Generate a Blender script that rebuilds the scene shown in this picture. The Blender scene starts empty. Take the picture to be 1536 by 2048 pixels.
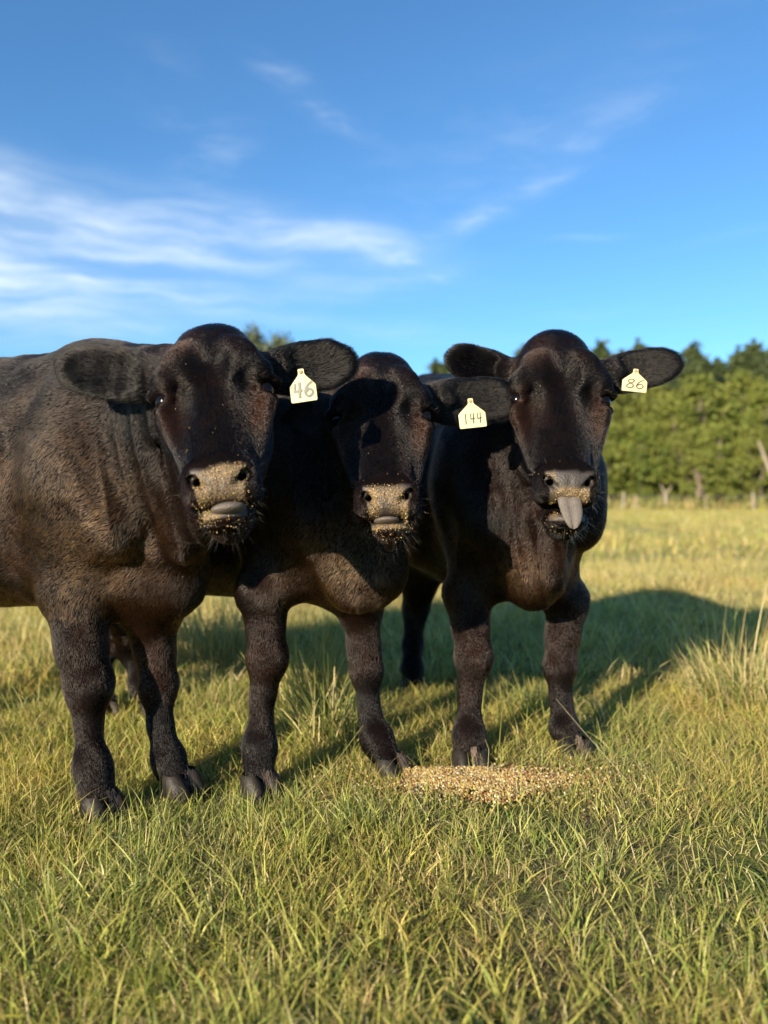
import bpy, math, random
import numpy as np
from mathutils import Vector, Matrix, Euler
rnd = random.Random(7); R_ = np.random.RandomState(11)
SC = bpy.context.scene; COL = SC.collection

# ------------------------------------------------------------------ camera, sky, sun, exposure
CAM_Z = 0.80; F_PX = 1547.0; PITCH = math.atan(24/F_PX)
cam_d = bpy.data.cameras.new('camera'); cam = bpy.data.objects.new('camera', cam_d); COL.objects.link(cam)
cam.location = (0, 0, CAM_Z); cam.rotation_euler = (math.pi/2 - PITCH, 0, 0)
cam_d.sensor_fit = 'VERTICAL'; cam_d.sensor_height = 36; cam_d.lens = F_PX/2048*36
cam_d.clip_start = 0.05; cam_d.clip_end = 3000
cam_d.dof.use_dof = True; cam_d.dof.focus_distance = 1.85; cam_d.dof.aperture_fstop = 1.9
SC.camera = cam
SUN_EL, SUN_AZ = math.radians(18), math.radians(34)      # light travels to +Y and +X: the sun is behind the camera, to the left
sd = bpy.data.lights.new('sun', 'SUN'); sd.energy = 5.0; sd.angle = math.radians(0.6); sd.color = (1.0, 0.84, 0.62)
sun = bpy.data.objects.new('sun', sd); COL.objects.link(sun)
ldir = Vector((math.sin(SUN_AZ)*math.cos(SUN_EL), math.cos(SUN_AZ)*math.cos(SUN_EL), -math.sin(SUN_EL)))
sun.rotation_euler = ldir.to_track_quat('-Z', 'Y').to_euler(); sun.location = (-6, -9, 6)
SC.view_settings.view_transform = 'Standard'; SC.view_settings.look = 'None'
SC.view_settings.exposure = 1.28; SC.view_settings.gamma = 1; SC.view_settings.use_curve_mapping = False
SC.cycles.use_denoising = True; SC.cycles.max_bounces = 6; SC.cycles.transparent_max_bounces = 6
SC.cycles_curves.shape = 'RIBBONS'

def W(px, py, D):
    """point that the photograph's pixel shows, D metres in front of the camera"""
    u = (px-768)/F_PX; v = (1024-py)/F_PX
    y = math.cos(PITCH) + v*math.sin(PITCH); z = v*math.cos(PITCH) - math.sin(PITCH)
    return np.array([u*D/y, D, CAM_Z + z*D/y])

# ------------------------------------------------------------------ node helpers
class NT:
    def __init__(s, tree): s.t = tree; s.n = tree.nodes; s.l = tree.links
    def node(s, typ, ins=None, **kw):
        n = s.n.new(typ)
        for k, v in kw.items(): setattr(n, k, v)
        for k, v in (ins or {}).items(): s.put(n.inputs[k], v)
        return n
    def put(s, sock, v):
        if isinstance(v, bpy.types.NodeSocket): s.l.new(v, sock)
        else: sock.default_value = v
    def math(s, op, a, b=0.0, c=0.0, clamp=False):
        n = s.n.new('ShaderNodeMath'); n.operation = op; n.use_clamp = clamp
        s.put(n.inputs[0], a); s.put(n.inputs[1], b); s.put(n.inputs[2], c); return n.outputs[0]
    def mix(s, f, a, b, blend='MIX'):
        n = s.n.new('ShaderNodeMix'); n.data_type = 'RGBA'; n.blend_type = blend
        s.put(n.inputs[0], f); s.put(n.inputs[6], a); s.put(n.inputs[7], b); return n.outputs[2]
    def noise(s, vec, scale, detail=4, rough=.55, dist=0.0):
        n = s.n.new('ShaderNodeTexNoise'); s.put(n.inputs['Vector'], vec)
        n.inputs['Scale'].default_value = scale; n.inputs['Detail'].default_value = detail
        n.inputs['Roughness'].default_value = rough; n.inputs['Distortion'].default_value = dist; return n.outputs[0]
    def ramp(s, f, stops, interp='LINEAR'):
        n = s.n.new('ShaderNodeValToRGB'); s.put(n.inputs[0], f); e = n.color_ramp.elements; n.color_ramp.interpolation = interp
        while len(e) < len(stops): e.new(.5)
        for i, (p, c) in enumerate(stops):
            e[i].position = p; e[i].color = (c, c, c, 1) if isinstance(c, (int, float)) else (*c, 1)
        return n.outputs[0]
    def maprange(s, v, a, b, c=0.0, d=1.0, smooth=True):
        n = s.n.new('ShaderNodeMapRange'); n.interpolation_type = 'SMOOTHSTEP' if smooth else 'LINEAR'
        for i, x in enumerate((v, a, b, c, d)): s.put(n.inputs[i], x)
        return n.outputs[0]
def material(name):
    m = bpy.data.materials.new(name); m.use_nodes = True; m.node_tree.nodes.clear()
    t = NT(m.node_tree); out = t.node('ShaderNodeOutputMaterial'); return m, t, out
def C4(c): return (*c, 1)

# ------------------------------------------------------------------ sky with thin cirrus (world)
world = bpy.data.worlds.new('World'); SC.world = world; world.use_nodes = True
t = NT(world.node_tree); t.n.clear()
wout = t.node('ShaderNodeOutputWorld'); bg = t.node('ShaderNodeBackground', {'Strength': 0.070}); t.l.new(bg.outputs[0], wout.inputs[0])
sky = t.node('ShaderNodeTexSky', sky_type='NISHITA', sun_disc=False, sun_elevation=SUN_EL, sun_rotation=math.pi + SUN_AZ,
             altitude=0, air_density=1.0, dust_density=0.35, ozone_density=2.2)
tc = t.node('ShaderNodeTexCoord'); sep = t.node('ShaderNodeSeparateXYZ', {0: tc.outputs['Generated']})
az = t.math('ARCTAN2', sep.outputs[0], sep.outputs[1]); el = t.math('ARCSINE', sep.outputs[2])
azel = t.node('ShaderNodeCombineXYZ', {0: az, 1: el, 2: 0.0}).outputs[0]
wn = t.node('ShaderNodeTexNoise'); t.put(wn.inputs['Vector'], azel); wn.inputs['Scale'].default_value = 7; wn.inputs['Detail'].default_value = 3
warp = t.node('ShaderNodeVectorMath', {0: wn.outputs[1], 1: (.5, .5, .5)}, operation='SUBTRACT').outputs[0]
warp = t.node('ShaderNodeVectorMath', {0: warp, 3: 0.035}, operation='SCALE').outputs[0]
wv = t.node('ShaderNodeVectorMath', {0: azel, 1: warp}, operation='ADD').outputs[0]
def azl(px, py):
    p = W(px, py, 1.0) - np.array([0, 0, CAM_Z]); p /= np.linalg.norm(p); return math.atan2(p[0], p[1]), math.asin(p[2])
def streak_tex(ang, sx, sy, scale, detail=6):
    m = t.node('ShaderNodeMapping', {'Vector': wv, 'Rotation': (0, 0, -ang), 'Scale': (sx, sy, 1)}).outputs[0]
    return t.noise(m, scale, detail, .6)
def blob(px, py, lx, ly, ang):
    a, e = azl(px, py)
    m = t.node('ShaderNodeMapping', {'Vector': wv, 'Location': (a, e, 0), 'Rotation': (0, 0, math.radians(ang)), 'Scale': (lx/F_PX, ly/F_PX, 1)}, vector_type='TEXTURE').outputs[0]
    l = t.node('ShaderNodeVectorMath', {0: m}, operation='LENGTH').outputs['Value']
    return t.math('EXPONENT', t.math('MULTIPLY', t.math('MULTIPLY', l, l), -1.0))
tA = t.maprange(streak_tex(math.radians(-8), 2.0, 14.0, 2.2), .36, .72)
tB = t.maprange(streak_tex(math.radians(28), 3.0, 12.0, 2.2), .42, .75)
tC = t.maprange(streak_tex(math.radians(-20), 3.0, 11.0, 2.5), .45, .8)
accA = accB = None
for (px, py, lx, ly, an, w) in [(150, 445, 430, 62, -7, .95), (560, 455, 190, 34, -6, .75), (-60, 560, 300, 60, -12, .7), (330, 590, 430, 20, -7, .75), (20, 380, 260, 40, -12, .5), (-300, 470, 500, 110, -5, .7)]:
    b = t.math('MULTIPLY', blob(px, py, lx, ly, an), w); accA = b if accA is None else t.math('ADD', accA, b)
for (px, py, lx, ly, an, w) in [(780, 510, 130, 32, -12, .85), (960, 430, 280, 26, 27, .55), (870, 545, 80, 14, 12, .5), (1000, 300, 380, 100, 22, .16), (1160, 625, 80, 10, 0, .3), (2300, 350, 400, 60, 14, .4), (1500, 470, 90, 8, 4, .35), (1150, 468, 70, 6, -5, .3)]:
    b = t.math('MULTIPLY', blob(px, py, lx, ly, an), w); accB = b if accB is None else t.math('ADD', accB, b)
accC = t.math('ADD', t.math('MULTIPLY', blob(640, 205, 130, 20, -28), .75), t.math('MULTIPLY', blob(430, 330, 150, 80, -60), .35))
dens = t.math('ADD', t.math('MULTIPLY', accA, t.math('ADD', t.math('MULTIPLY', tA, .8), .22)), t.math('MULTIPLY', accB, t.math('ADD', t.math('MULTIPLY', tB, .9), .14)))
dens = t.math('ADD', dens, t.math('MULTIPLY', accC, t.math('ADD', t.math('MULTIPLY', tC, .9), .05)))
dens = t.math('MULTIPLY', dens, .56, clamp=True)
tint = t.mix(1.0, sky.outputs[0], (0.60, 0.99, 1.28, 1), 'MULTIPLY')
cl = t.mix(dens, tint, (6.6, 7.2, 7.6, 1)); t.l.new(cl, bg.inputs[0])
# ------------------------------------------------------------------ small object helpers
def link(o, parent=None):
    COL.objects.link(o)
    if parent is not None: o.parent = parent
    return o
def meshobj(name, V, F, mat, parent=None, smooth=True, attrs=None, origin=None):
    V = np.asarray(V, dtype=np.float32)
    if origin is not None: V = V - np.asarray(origin, dtype=np.float32)
    me = bpy.data.meshes.new(name); F = np.asarray(F)
    if F.ndim == 2:
        n, k = F.shape; me.vertices.add(len(V)); me.vertices.foreach_set('co', V.ravel())
        me.loops.add(n*k); me.loops.foreach_set('vertex_index', F.astype(np.int32).ravel())
        me.polygons.add(n); me.polygons.foreach_set('loop_start', np.arange(0, n*k, k, dtype=np.int32))
        me.polygons.foreach_set('use_smooth', np.full(n, smooth)); me.update(calc_edges=True)
    for k, a in (attrs or {}).items():
        a = np.asarray(a, dtype=np.float32)
        if a.ndim == 1: at = me.attributes.new(k, 'FLOAT', 'POINT'); at.data.foreach_set('value', a)
        else: at = me.attributes.new(k, 'FLOAT_COLOR', 'POINT'); at.data.foreach_set('color', np.c_[a, np.ones(len(a))].astype(np.float32).ravel())
    if mat: me.materials.append(mat)
    return link(bpy.data.objects.new(name, me), parent)
def tag(o, label=None, cat=None, group=None, kind=None):
    if label: o['label'] = label
    if cat: o['category'] = cat
    if group: o['group'] = group
    if kind: o['kind'] = kind
    return o
def empty(name, loc):
    o = bpy.data.objects.new(name, None); o.location = loc; o.empty_display_size = .1; return link(o)
def vnoise(P, scale, seed=0):
    """smooth value noise in [-1, 1] at points P"""
    Q = P*scale + seed*17.3; I = np.floor(Q).astype(np.int64); f = Q-I; f = f*f*(3-2*f); out = 0
    for dx in (0, 1):
        for dy in (0, 1):
            for dz in (0, 1):
                h = (I[:, 0]+dx)*374761393 + (I[:, 1]+dy)*668265263 + (I[:, 2]+dz)*1274126177 + seed*974711
                h = (h ^ (h >> 13))*1274126177 & 0x7fffffff; h = (h ^ (h >> 16)) & 0xffff
                w = (f[:, 0] if dx else 1-f[:, 0])*(f[:, 1] if dy else 1-f[:, 1])*(f[:, 2] if dz else 1-f[:, 2])
                out = out + w*(h/32767.5-1)
    return out
def nrm(v): v = np.asarray(v, float); return v/(np.linalg.norm(v)+1e-12)

# ------------------------------------------------------------------ implicit modelling on a graded grid, then surface nets
class Vol:
    def __init__(s, xs, ys, zs):
        s.ax = [a.astype(np.float32) for a in (xs, ys, zs)]; s.F = np.full([len(a) for a in s.ax], .3, np.float32)
    def _reg(s, lo, hi, pad):
        sl = []
        for a, l, h in zip(s.ax, lo, hi):
            i0, i1 = np.searchsorted(a, l-pad), np.searchsorted(a, h+pad)
            sl.append(slice(max(i0-1, 0), min(i1+1, len(a))))
        g = [s.ax[0][sl[0]][:, None, None], s.ax[1][sl[1]][None, :, None], s.ax[2][sl[2]][None, None, :]]
        return tuple(sl), g
    def _put(s, sl, d, k, mode):
        A = s.F[sl]
        if A.size == 0: return
        if mode == 'add':
            h = np.maximum(k-np.abs(A-d), 0)/max(k, 1e-6); s.F[sl] = np.minimum(A, d)-h*h*k*.25
        else:
            d = -d; h = np.maximum(k-np.abs(A-d), 0)/max(k, 1e-6); s.F[sl] = np.maximum(A, d)+h*h*k*.25
    def cone(s, a, b, r1, r2, k=.03, mode='add'):
        a = np.asarray(a, float); b = np.asarray(b, float); r = max(r1, r2)
        sl, (X, Y, Z) = s._reg(np.minimum(a, b)-r, np.maximum(a, b)+r, k+.01)
        ab = b-a; L2 = float(ab@ab)+1e-9
        t = np.clip(((X-a[0])*ab[0]+(Y-a[1])*ab[1]+(Z-a[2])*ab[2])/L2, 0, 1)
        d = np.sqrt((X-a[0]-t*ab[0])**2+(Y-a[1]-t*ab[1])**2+(Z-a[2]-t*ab[2])**2)-(r1+(r2-r1)*t)
        s._put(sl, d, k, mode)
    def ell(s, c, r, R=None, k=.03, mode='add', n=2):
        c = np.asarray(c, float); r = np.asarray(r, float); R = np.eye(3) if R is None else R   # rows of R = local axes
        ext = np.sqrt(((R.T*r)**2).sum(1))*(1.0 if n == 2 else 1.35)
        sl, (X, Y, Z) = s._reg(c-ext, c+ext, k+.01)
        q = [(X-c[0])*R[i, 0]+(Y-c[1])*R[i, 1]+(Z-c[2])*R[i, 2] for i in range(3)]
        if n == 2:
            k0 = np.sqrt(sum((q[i]/r[i])**2 for i in range(3))); k1 = np.sqrt(sum((q[i]/r[i]**2)**2 for i in range(3)))+1e-6
            d = k0*(k0-1)/k1
        else:
            k0 = sum(np.abs(q[i]/r[i])**n for i in range(3))**(1/n); d = (k0-1)*r.min()
        s._put(sl, d, k, mode)
    def loft(s, O, A, U, V, st, n=2.2, k=.03):
        """A: axis, U: width axis, V: height axis; stations (s, halfwidth, top, bottom)"""
        st = np.asarray(sorted(st)); O, A, U, V = [np.asarray(q, float) for q in (O, A, U, V)]
        pts = []
        for row in st:
            for sa in (-1, 1):
                for v in (row[2], row[3]): pts.append(O+A*row[0]+U*sa*row[1]+V*v)
        pts = np.array(pts); sl, (X, Y, Z) = s._reg(pts.min(0), pts.max(0), k+.03)
        f = [(X-O[0])*q[0]+(Y-O[1])*q[1]+(Z-O[2])*q[2] for q in (A, U, V)]
        S = st[:, 0]; dense = np.linspace(S[0], S[-1], 200)
        def sm(col):
            v = np.interp(dense, S, col); kk = np.hanning(31); kk /= kk.sum()
            return np.convolve(np.pad(v, 15, mode='reflect', reflect_type='odd'), kk, 'valid')
        t = np.clip(f[0], S[0], S[-1]); ix = (t-S[0])/(S[-1]-S[0])*199
        i0 = np.clip(ix.astype(np.int32), 0, 198); fr = (ix-i0).astype(np.float32)
        def samp(col): c = sm(col).astype(np.float32); return c[i0]*(1-fr)+c[i0+1]*fr
        a = samp(st[:, 1]); tp = samp(st[:, 2]); bt = samp(st[:, 3]); b = (tp-bt)/2; c = (tp+bt)/2
        e = ((np.abs(f[1])/a)**n+(np.abs(f[2]-c)/b)**n)**(1/n)
        d = (e-1)*np.minimum(a, b); ov = np.abs(f[0]-t)
        d = np.where(ov > 0, np.minimum(np.maximum(d, ov), 0)+np.sqrt(np.maximum(d, 0)**2+ov**2), d).astype(np.float32)
        s._put(sl, d, k, 'add')
    def mesh(s):
        F = s.F; S = F < 0; nx, ny, nz = F.shape
        c = np.zeros((nx-1, ny-1, nz-1), np.uint8)
        for i in (0, 1):
            for j in (0, 1):
                for k in (0, 1): c += S[i:nx-1+i, j:ny-1+j, k:nz-1+k]
        m = (c > 0) & (c < 8); I, J, K = np.nonzero(m); idx = np.full(m.shape, -1, np.int32); idx[I, J, K] = np.arange(len(I))
        acc = np.zeros((len(I), 3), np.float32); cnt = np.zeros(len(I), np.float32); ax = s.ax
        cor = [(i, j, k) for i in (0, 1) for j in (0, 1) for k in (0, 1)]
        for a_, p in enumerate(cor):
            for q in cor[a_+1:]:
                if sum(abs(p[z]-q[z]) for z in range(3)) != 1: continue
                f0 = F[I+p[0], J+p[1], K+p[2]]; f1 = F[I+q[0], J+q[1], K+q[2]]; cr = (f0 < 0) != (f1 < 0)
                t = np.where(cr, f0/(f0-f1+1e-12), 0)
                P0 = np.stack([ax[0][I+p[0]], ax[1][J+p[1]], ax[2][K+p[2]]], 1); P1 = np.stack([ax[0][I+q[0]], ax[1][J+q[1]], ax[2][K+q[2]]], 1)
                acc += np.where(cr[:, None], P0+(P1-P0)*t[:, None], 0); cnt += cr
        V = acc/cnt[:, None]; quads = []
        for d in range(3):
            sh = [slice(0, n) for n in F.shape]; s2 = list(sh); sh[d] = slice(0, F.shape[d]-1); s2[d] = slice(1, F.shape[d])
            A, B = S[tuple(sh)], S[tuple(s2)]; ch = A != B; i = list(np.nonzero(ch)); fl = A[tuple(i)]
            e1, e2 = [q for q in range(3) if q != d]
            ok = (i[e1] > 0) & (i[e2] > 0) & (i[e1] < F.shape[e1]-1) & (i[e2] < F.shape[e2]-1); i = [q[ok] for q in i]; fl = fl[ok]
            def at(o1, o2): r = [q.copy() for q in i]; r[e1] -= o1; r[e2] -= o2; return idx[tuple(r)]
            q = np.stack([at(1, 1), at(0, 1), at(0, 0), at(1, 0)], 1)
            flip = fl if d != 1 else ~fl
            q[~flip] = q[~flip][:, ::-1]; quads.append(q)
        return V, np.concatenate(quads)
def vert_normals(V, Q):
    n = np.cross(V[Q[:, 2]]-V[Q[:, 0]], V[Q[:, 3]]-V[Q[:, 1]]); N = np.zeros_like(V)
    for k in range(4):
        for d in range(3): N[:, d] += np.bincount(Q[:, k], n[:, d], len(V))
    return N/(np.linalg.norm(N, axis=1, keepdims=True)+1e-9)
def smooth_mesh(V, Q, it=1, lam=.5):
    for _ in range(it):
        A = np.zeros_like(V); c = np.zeros(len(V))
        for a, b in ((0, 1), (1, 2), (2, 3), (3, 0)):
            for x, y in ((a, b), (b, a)):
                for d in range(3): A[:, d] += np.bincount(Q[:, x], V[Q[:, y], d], len(V))
                c += np.bincount(Q[:, x], minlength=len(V))
        V = V+(A/c[:, None]-V)*lam
    return V
def graded(lo, hi, f0, f1, fine, coarse):
    parts = []
    if f0 > lo: parts.append(np.arange(lo, f0, coarse))
    parts.append(np.arange(max(f0, lo), min(f1, hi), fine))
    if hi > f1: parts.append(np.arange(f1, hi, coarse))
    return np.concatenate(parts)
# ------------------------------------------------------------------ cattle materials
hide, t, out = material('hide')
pos = t.node('ShaderNodeNewGeometry').outputs['Position']
nose = t.node('ShaderNodeAttribute', attribute_name='nose').outputs['Fac']
rust = t.node('ShaderNodeAttribute', attribute_name='rust').outputs['Fac']
dust = t.node('ShaderNodeAttribute', attribute_name='dust').outputs['Fac']
coat = t.mix(rust, (0.004, 0.003, 0.003, 1), (0.016, 0.006, 0.003, 1))
coat = t.mix(t.math('MULTIPLY', t.noise(pos, 90, 3), .5), coat, (0.004, 0.003, 0.003, 1))
pad = t.mix(t.noise(pos, 160, 3), (0.012, 0.010, 0.0095, 1), (0.042, 0.033, 0.027, 1))
spk = t.math('MULTIPLY', dust, t.maprange(t.noise(pos, 330, 2, .6), .42, .56))
pad = t.mix(spk, pad, t.mix(t.noise(pos, 700, 1), (0.11, 0.058, 0.022, 1), (0.33, 0.225, 0.095, 1)))
vor = t.node('ShaderNodeTexVoronoi', {'Vector': pos, 'Scale': 300.0}).outputs['Distance']
hgt = t.math('ADD', t.math('MULTIPLY', vor, nose), t.math('MULTIPLY', spk, .8))
bmp = t.node('ShaderNodeBump', {'Height': hgt, 'Strength': .5, 'Distance': .002})
bs = t.node('ShaderNodeBsdfPrincipled', {'Base Color': t.mix(nose, coat, pad), 'Roughness': t.math('ADD', .80, t.math('MULTIPLY', nose, -.28)), 'Normal': bmp.outputs[0], 'Specular IOR Level': t.math('ADD', .01, t.math('MULTIPLY', nose, .5))})
t.l.new(bs.outputs[0], out.inputs[0])

fur_m, t, out = material('fur')
tn = t.node('ShaderNodeAttribute', attribute_name='tint').outputs['Color']
hb = t.node('ShaderNodeBsdfHairPrincipled', {'Color': tn, 'Roughness': .27, 'Radial Roughness': .32, 'Random Roughness': .4, 'IOR': 1.45}, model='CHIANG', parametrization='COLOR')
t.l.new(hb.outputs[0], out.inputs[0])

def simple(name, col, rough=.5, noise=None, bump=0, bscale=100, **kw):
    m, t, out = material(name); pos = t.node('ShaderNodeTexCoord').outputs['Object']
    c = C4(col)
    if noise: c = t.mix(t.noise(pos, noise[1], 4), C4(col), C4(noise[0]))
    ins = {'Base Color': c, 'Roughness': rough}; ins.update(kw)
    if bump: ins['Normal'] = t.node('ShaderNodeBump', {'Height': t.noise(pos, bscale, 3), 'Strength': bump, 'Distance': .003}).outputs[0]
    b = t.node('ShaderNodeBsdfPrincipled', ins); t.l.new(b.outputs[0], out.inputs[0]); return m
eye_m = simple('eye_wet', (0.003, 0.0025, 0.003), .12, **{'Specular IOR Level': .2})
tongue_m = simple('tongue', (0.060, 0.050, 0.045), .36, ((0.13, 0.108, 0.09), 260), .8, 420)
hoof_m = simple('hoof_horn', (0.003, 0.0025, 0.0025), .5, ((0.030, 0.025, 0.021), 38), .5, 120, **{'Specular IOR Level': .2})
cleft_m = simple('hoof_cleft_hair', (0.22, 0.17, 0.13), .8, ((0.08, 0.05, 0.04), 200))
tag_m = simple('ear_tag_plastic', (0.52, 0.46, 0.26), .5, ((0.43, 0.37, 0.20), 60), .1, 200)
ink_m = simple('marker_ink', (0.012, 0.012, 0.016), .6)
print_m = simple('faded_print', (0.13, 0.14, 0.12), .6)
tagdirt_m = simple('tag_dirt', (0.28, 0.20, 0.11), .8)
crumb_m, t, out = material('grain'); ca = t.node('ShaderNodeAttribute', attribute_name='Col').outputs['Color']
b = t.node('ShaderNodeBsdfPrincipled', {'Base Color': ca, 'Roughness': .6}); t.l.new(b.outputs[0], out.inputs[0])

def add_fur(name, roots, N, D, length, lift, tint, radius, parent, origin, curl=.25, seed=0):
    n = len(roots); rs = np.random.RandomState(seed); K = 4
    B = np.cross(N, D); wig = rs.normal(0, curl, n)[:, None]*B
    P = np.zeros((n, K, 3)); P[:, 0] = roots-N*.0006; cur = P[:, 0].copy(); li = lift[:, None]
    for k in range(1, K):
        d = D*(1-li*(.55**(k-1)))+N*li*(.55**(k-1))*1.2+wig*(.6+.5*k)+rs.normal(0, .05, (n, 3))
        d /= np.linalg.norm(d, axis=1, keepdims=True)
        cur = cur+d*(length/(K-1))[:, None]; P[:, k] = cur
    P = P-np.asarray(origin)
    h = bpy.data.hair_curves.new(name); h.add_curves([K]*n)
    h.attributes['position'].data.foreach_set('vector', P.astype(np.float32).ravel())
    prof = np.array([1, .85, .6, .12]); r = (radius[:, None]*prof[None, :]).astype(np.float32)
    a = h.attributes.get('radius') or h.attributes.new('radius', 'FLOAT', 'POINT'); a.data.foreach_set('value', r.ravel())
    a = h.attributes.new('tint', 'FLOAT_COLOR', 'CURVE'); a.data.foreach_set('color', np.c_[tint, np.ones(n)].astype(np.float32).ravel())
    h.materials.append(fur_m); o = bpy.data.objects.new(name, h); link(o, parent); o['kind'] = 'stuff'; return o

def uv_ball(name, c, r, mat, parent, origin, R=None, nu=20, nv=14, power=1.0):
    R = np.eye(3) if R is None else R; V = []; 
    for j in range(nv+1):
        th = math.pi*j/nv
        for i in range(nu):
            ph = 2*math.pi*i/nu; V.append((math.sin(th)*math.cos(ph), math.sin(th)*math.sin(ph), math.cos(th)))
    V = np.array(V)*np.asarray(r); V = V@R+np.asarray(c)
    F = [(j*nu+i, j*nu+(i+1) % nu, (j+1)*nu+(i+1) % nu, (j+1)*nu+i) for j in range(nv) for i in range(nu)]
    return meshobj(name, V, np.array(F), mat, parent, origin=origin)

BR = globals().get('BUILD_FUR', True)
def build_cow(sp):
    S = sp; base = np.array(S['base']); root = empty('cow', base)
    tag(root, S['label'], 'cow', 'black cattle standing in a row')
    # head frame
    P = W(*S['poll']); M = W(*S['mouth']); hs = np.linalg.norm(P-M)/.42
    v = nrm(P-M); yaw = S.get('yaw', 0); u0 = np.array([math.cos(yaw), math.sin(yaw), S.get('roll', 0)])
    u = nrm(u0-v*(u0@v)); w = np.cross(u, v)
    def H(a, b, c): return P+(u*a+v*b+w*c)*hs
    HR = np.array([u, v, w])
    # muzzle frame, upright
    til = S.get('til', math.radians(26)); mu = nrm(v*math.cos(til)+w*math.sin(til)); mw = np.cross(u, mu)
    Q = M-mw*.050*hs; M = H(0, -.50, -.06)
    def Z(a, b, c): return Q+(u*a+mu*b+mw*c)*hs
    MR = np.array([u, mu, mw])
    Fw = nrm(np.array([*S['fwd'], 0])); Lf = np.array([-Fw[1], Fw[0], 0]); Up = np.array([0, 0, 1.0])
    O = np.array([*S['mid'], 0.0]); 
    def B(s_, l_, z_): return O+Fw*s_+Lf*l_+Up*z_
    ear = {}
    for sd_, key in ((-1, 'earL'), (1, 'earR')):
        ear[sd_] = W(*S[key][:3])
    fine_lo = np.minimum(np.minimum(ear[-1], ear[1]), np.minimum(M, P))-np.array([.03, .10, .12]); fine_hi = np.maximum(np.maximum(ear[-1], ear[1]), np.maximum(M, P))+np.array([.03, .12, .07])
    pts = [B(-1.3, .35, 0), B(-1.3, -.35, 0), B(.35, .3, 1.3), B(.35, -.3, 1.3), fine_lo, fine_hi]
    for L in S['front']+S['hind']:
        for j_, q in enumerate(L): L[j_] = (*q[:3], q[3]*(.88 if j_ else .95))
    for L in S['front']+S['hind']: pts += [W(*q[:3]) for q in L]
    pts = np.array(pts); lo = pts.min(0)-.05; hi = pts.max(0)+.08; lo[2] = .03; hi[2] = max(1.36, fine_hi[2])
    fn, co = S.get('res', (.0039, .0105))
    vol = Vol(*[graded(lo[i], hi[i], fine_lo[i], fine_hi[i], fn, co) for i in range(3)])
    # torso
    dz = S.get('dz', 0); top = S.get('top', 0)
    st = [(.15, .09, 1.00, .64), (.08, .17, 1.13, .54), (-.02, .235, 1.20, .50), (-.2, .24, 1.215, .50), (-.45, .275, 1.21, .475), (-.7, .285, 1.225, .47), (-.92, .262, 1.25, .54), (-1.08, .20, 1.22, .66), (-1.17, .11, 1.12, .80)]
    st = [(a, b, c+dz+top*min(1, max(0, -a)), d+dz) for a, b, c, d in st]
    vol.loft(O, Fw, Lf, Up, st, n=2.3, k=.02)
    BRs = np.array([Fw, Lf, Up])
    bz = S.get('brisket', (.16, .0, .62)); br = S.get('brisket_r', (.13, .105, .135))
    for sd_ in (-1, 1):
        vol.ell(B(.0, sd_*.165, .86+dz), (.15, .075, .25), BRs, k=.06)
        vol.ell(B(.12, sd_*.15, .76+dz), (.075, .07, .11), BRs, k=.06)
        vol.ell(B(-.97, sd_*.165, .86+dz), (.19, .10, .27), BRs, k=.07)
        vol.ell(B(-.42, sd_*.235, .80+dz), (.22, .05, .22), BRs, k=.08)
    vol.ell(B(*bz), br, BRs, k=.08)
    # neck: crest, middle, throat, dewlap
    nb = S.get('neck_b', (0, 0, 0)); nb = np.array(nb)
    vol.cone(H(0, -.06, -.13), B(-.10, 0, 1.115+dz+S.get('crest', 0)), .085*hs, .105, k=.08)
    vol.cone(H(0, -.12, -.17), B(.02, 0, .95+dz)+nb, .10*hs, .185, k=.08)
    vol.cone(H(0, -.20, -.20), B(.09, 0, .80+dz)+nb, .074*hs, .130, k=.07)
    vol.cone(H(0, -.25, -.205), B(*bz)+np.array([0, 0, .02]), .042*hs, .070, k=.05)
    for q in S.get('folds', []):
        a = W(*q[0]); b = W(*q[1]); vol.cone(a, b, q[2], q[3], k=.05)
    for q in S.get('grooves', []):
        a = W(*q[0]); b = W(*q[1]); vol.cone(a, b, q[2], q[2], k=.035, mode='sub')
    # legs: pixel chains (px, py, D, radius)
    for sd_, L in zip((-1, 1), S['front']):
        ch = [(W(*q[:3]), q[3]) for q in L]
        sh = S.get('shoulder', {}).get(sd_, B(.0, sd_*.145*-1, .86+dz))
        ch = [(sh, .12)]+ch
        for j_, ((a, ra), (b, rb)) in enumerate(zip(ch[:-1], ch[1:])): vol.cone(a, b, ra, rb, k=.085 if j_ == 0 else .03)
    for sd_, L in zip((-1, 1), S['hind']):
        ch = [(W(*q[:3]), q[3]) for q in L]
        ch = [(B(-.90, -sd_*.15, .78+dz), .15)]+ch
        for (a, ra), (b, rb) in zip(ch[:-1], ch[1:]): vol.cone(a, b, ra, rb, k=.04)
    # head
    h = hs
    fw = S.get('fw', 1.0)
    sk = [(.044, .040*fw, -.052, -.11), (.030, .062*fw, -.036, -.130), (.006, .080*fw, -.020, -.15), (-.028, .093*fw, -.008, -.165), (-.07, .101*fw, .0, -.175), (-.11, .108*fw, .003, -.178), (-.145, .111*fw, .0, -.172), (-.175, .106*fw, -.003, -.165), (-.21, .090*fw, -.008, -.155), (-.27, .074, -.012, -.14), (-.32, .060, -.012, -.125), (-.37, .054, -.008, -.11), (-.41, .05, -.012, -.10)]
    vol.loft(P, v, u, w, [(a*h, b*h, c*h, d*h) for a, b, c, d in sk], n=2.25, k=.03)
    jw = [(-.08, .055, -.10, -.23), (-.14, .082, -.08, -.255), (-.20, .088, -.07, -.262), (-.26, .078, -.06, -.245), (-.32, .058, -.05, -.20), (-.37, .046, -.05, -.165), (-.42, .040, -.05, -.14)]
    vol.loft(P, v, u, w, [(a*h, b*h, c*h, d*h) for a, b, c, d in jw], n=2.3, k=.04)
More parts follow.
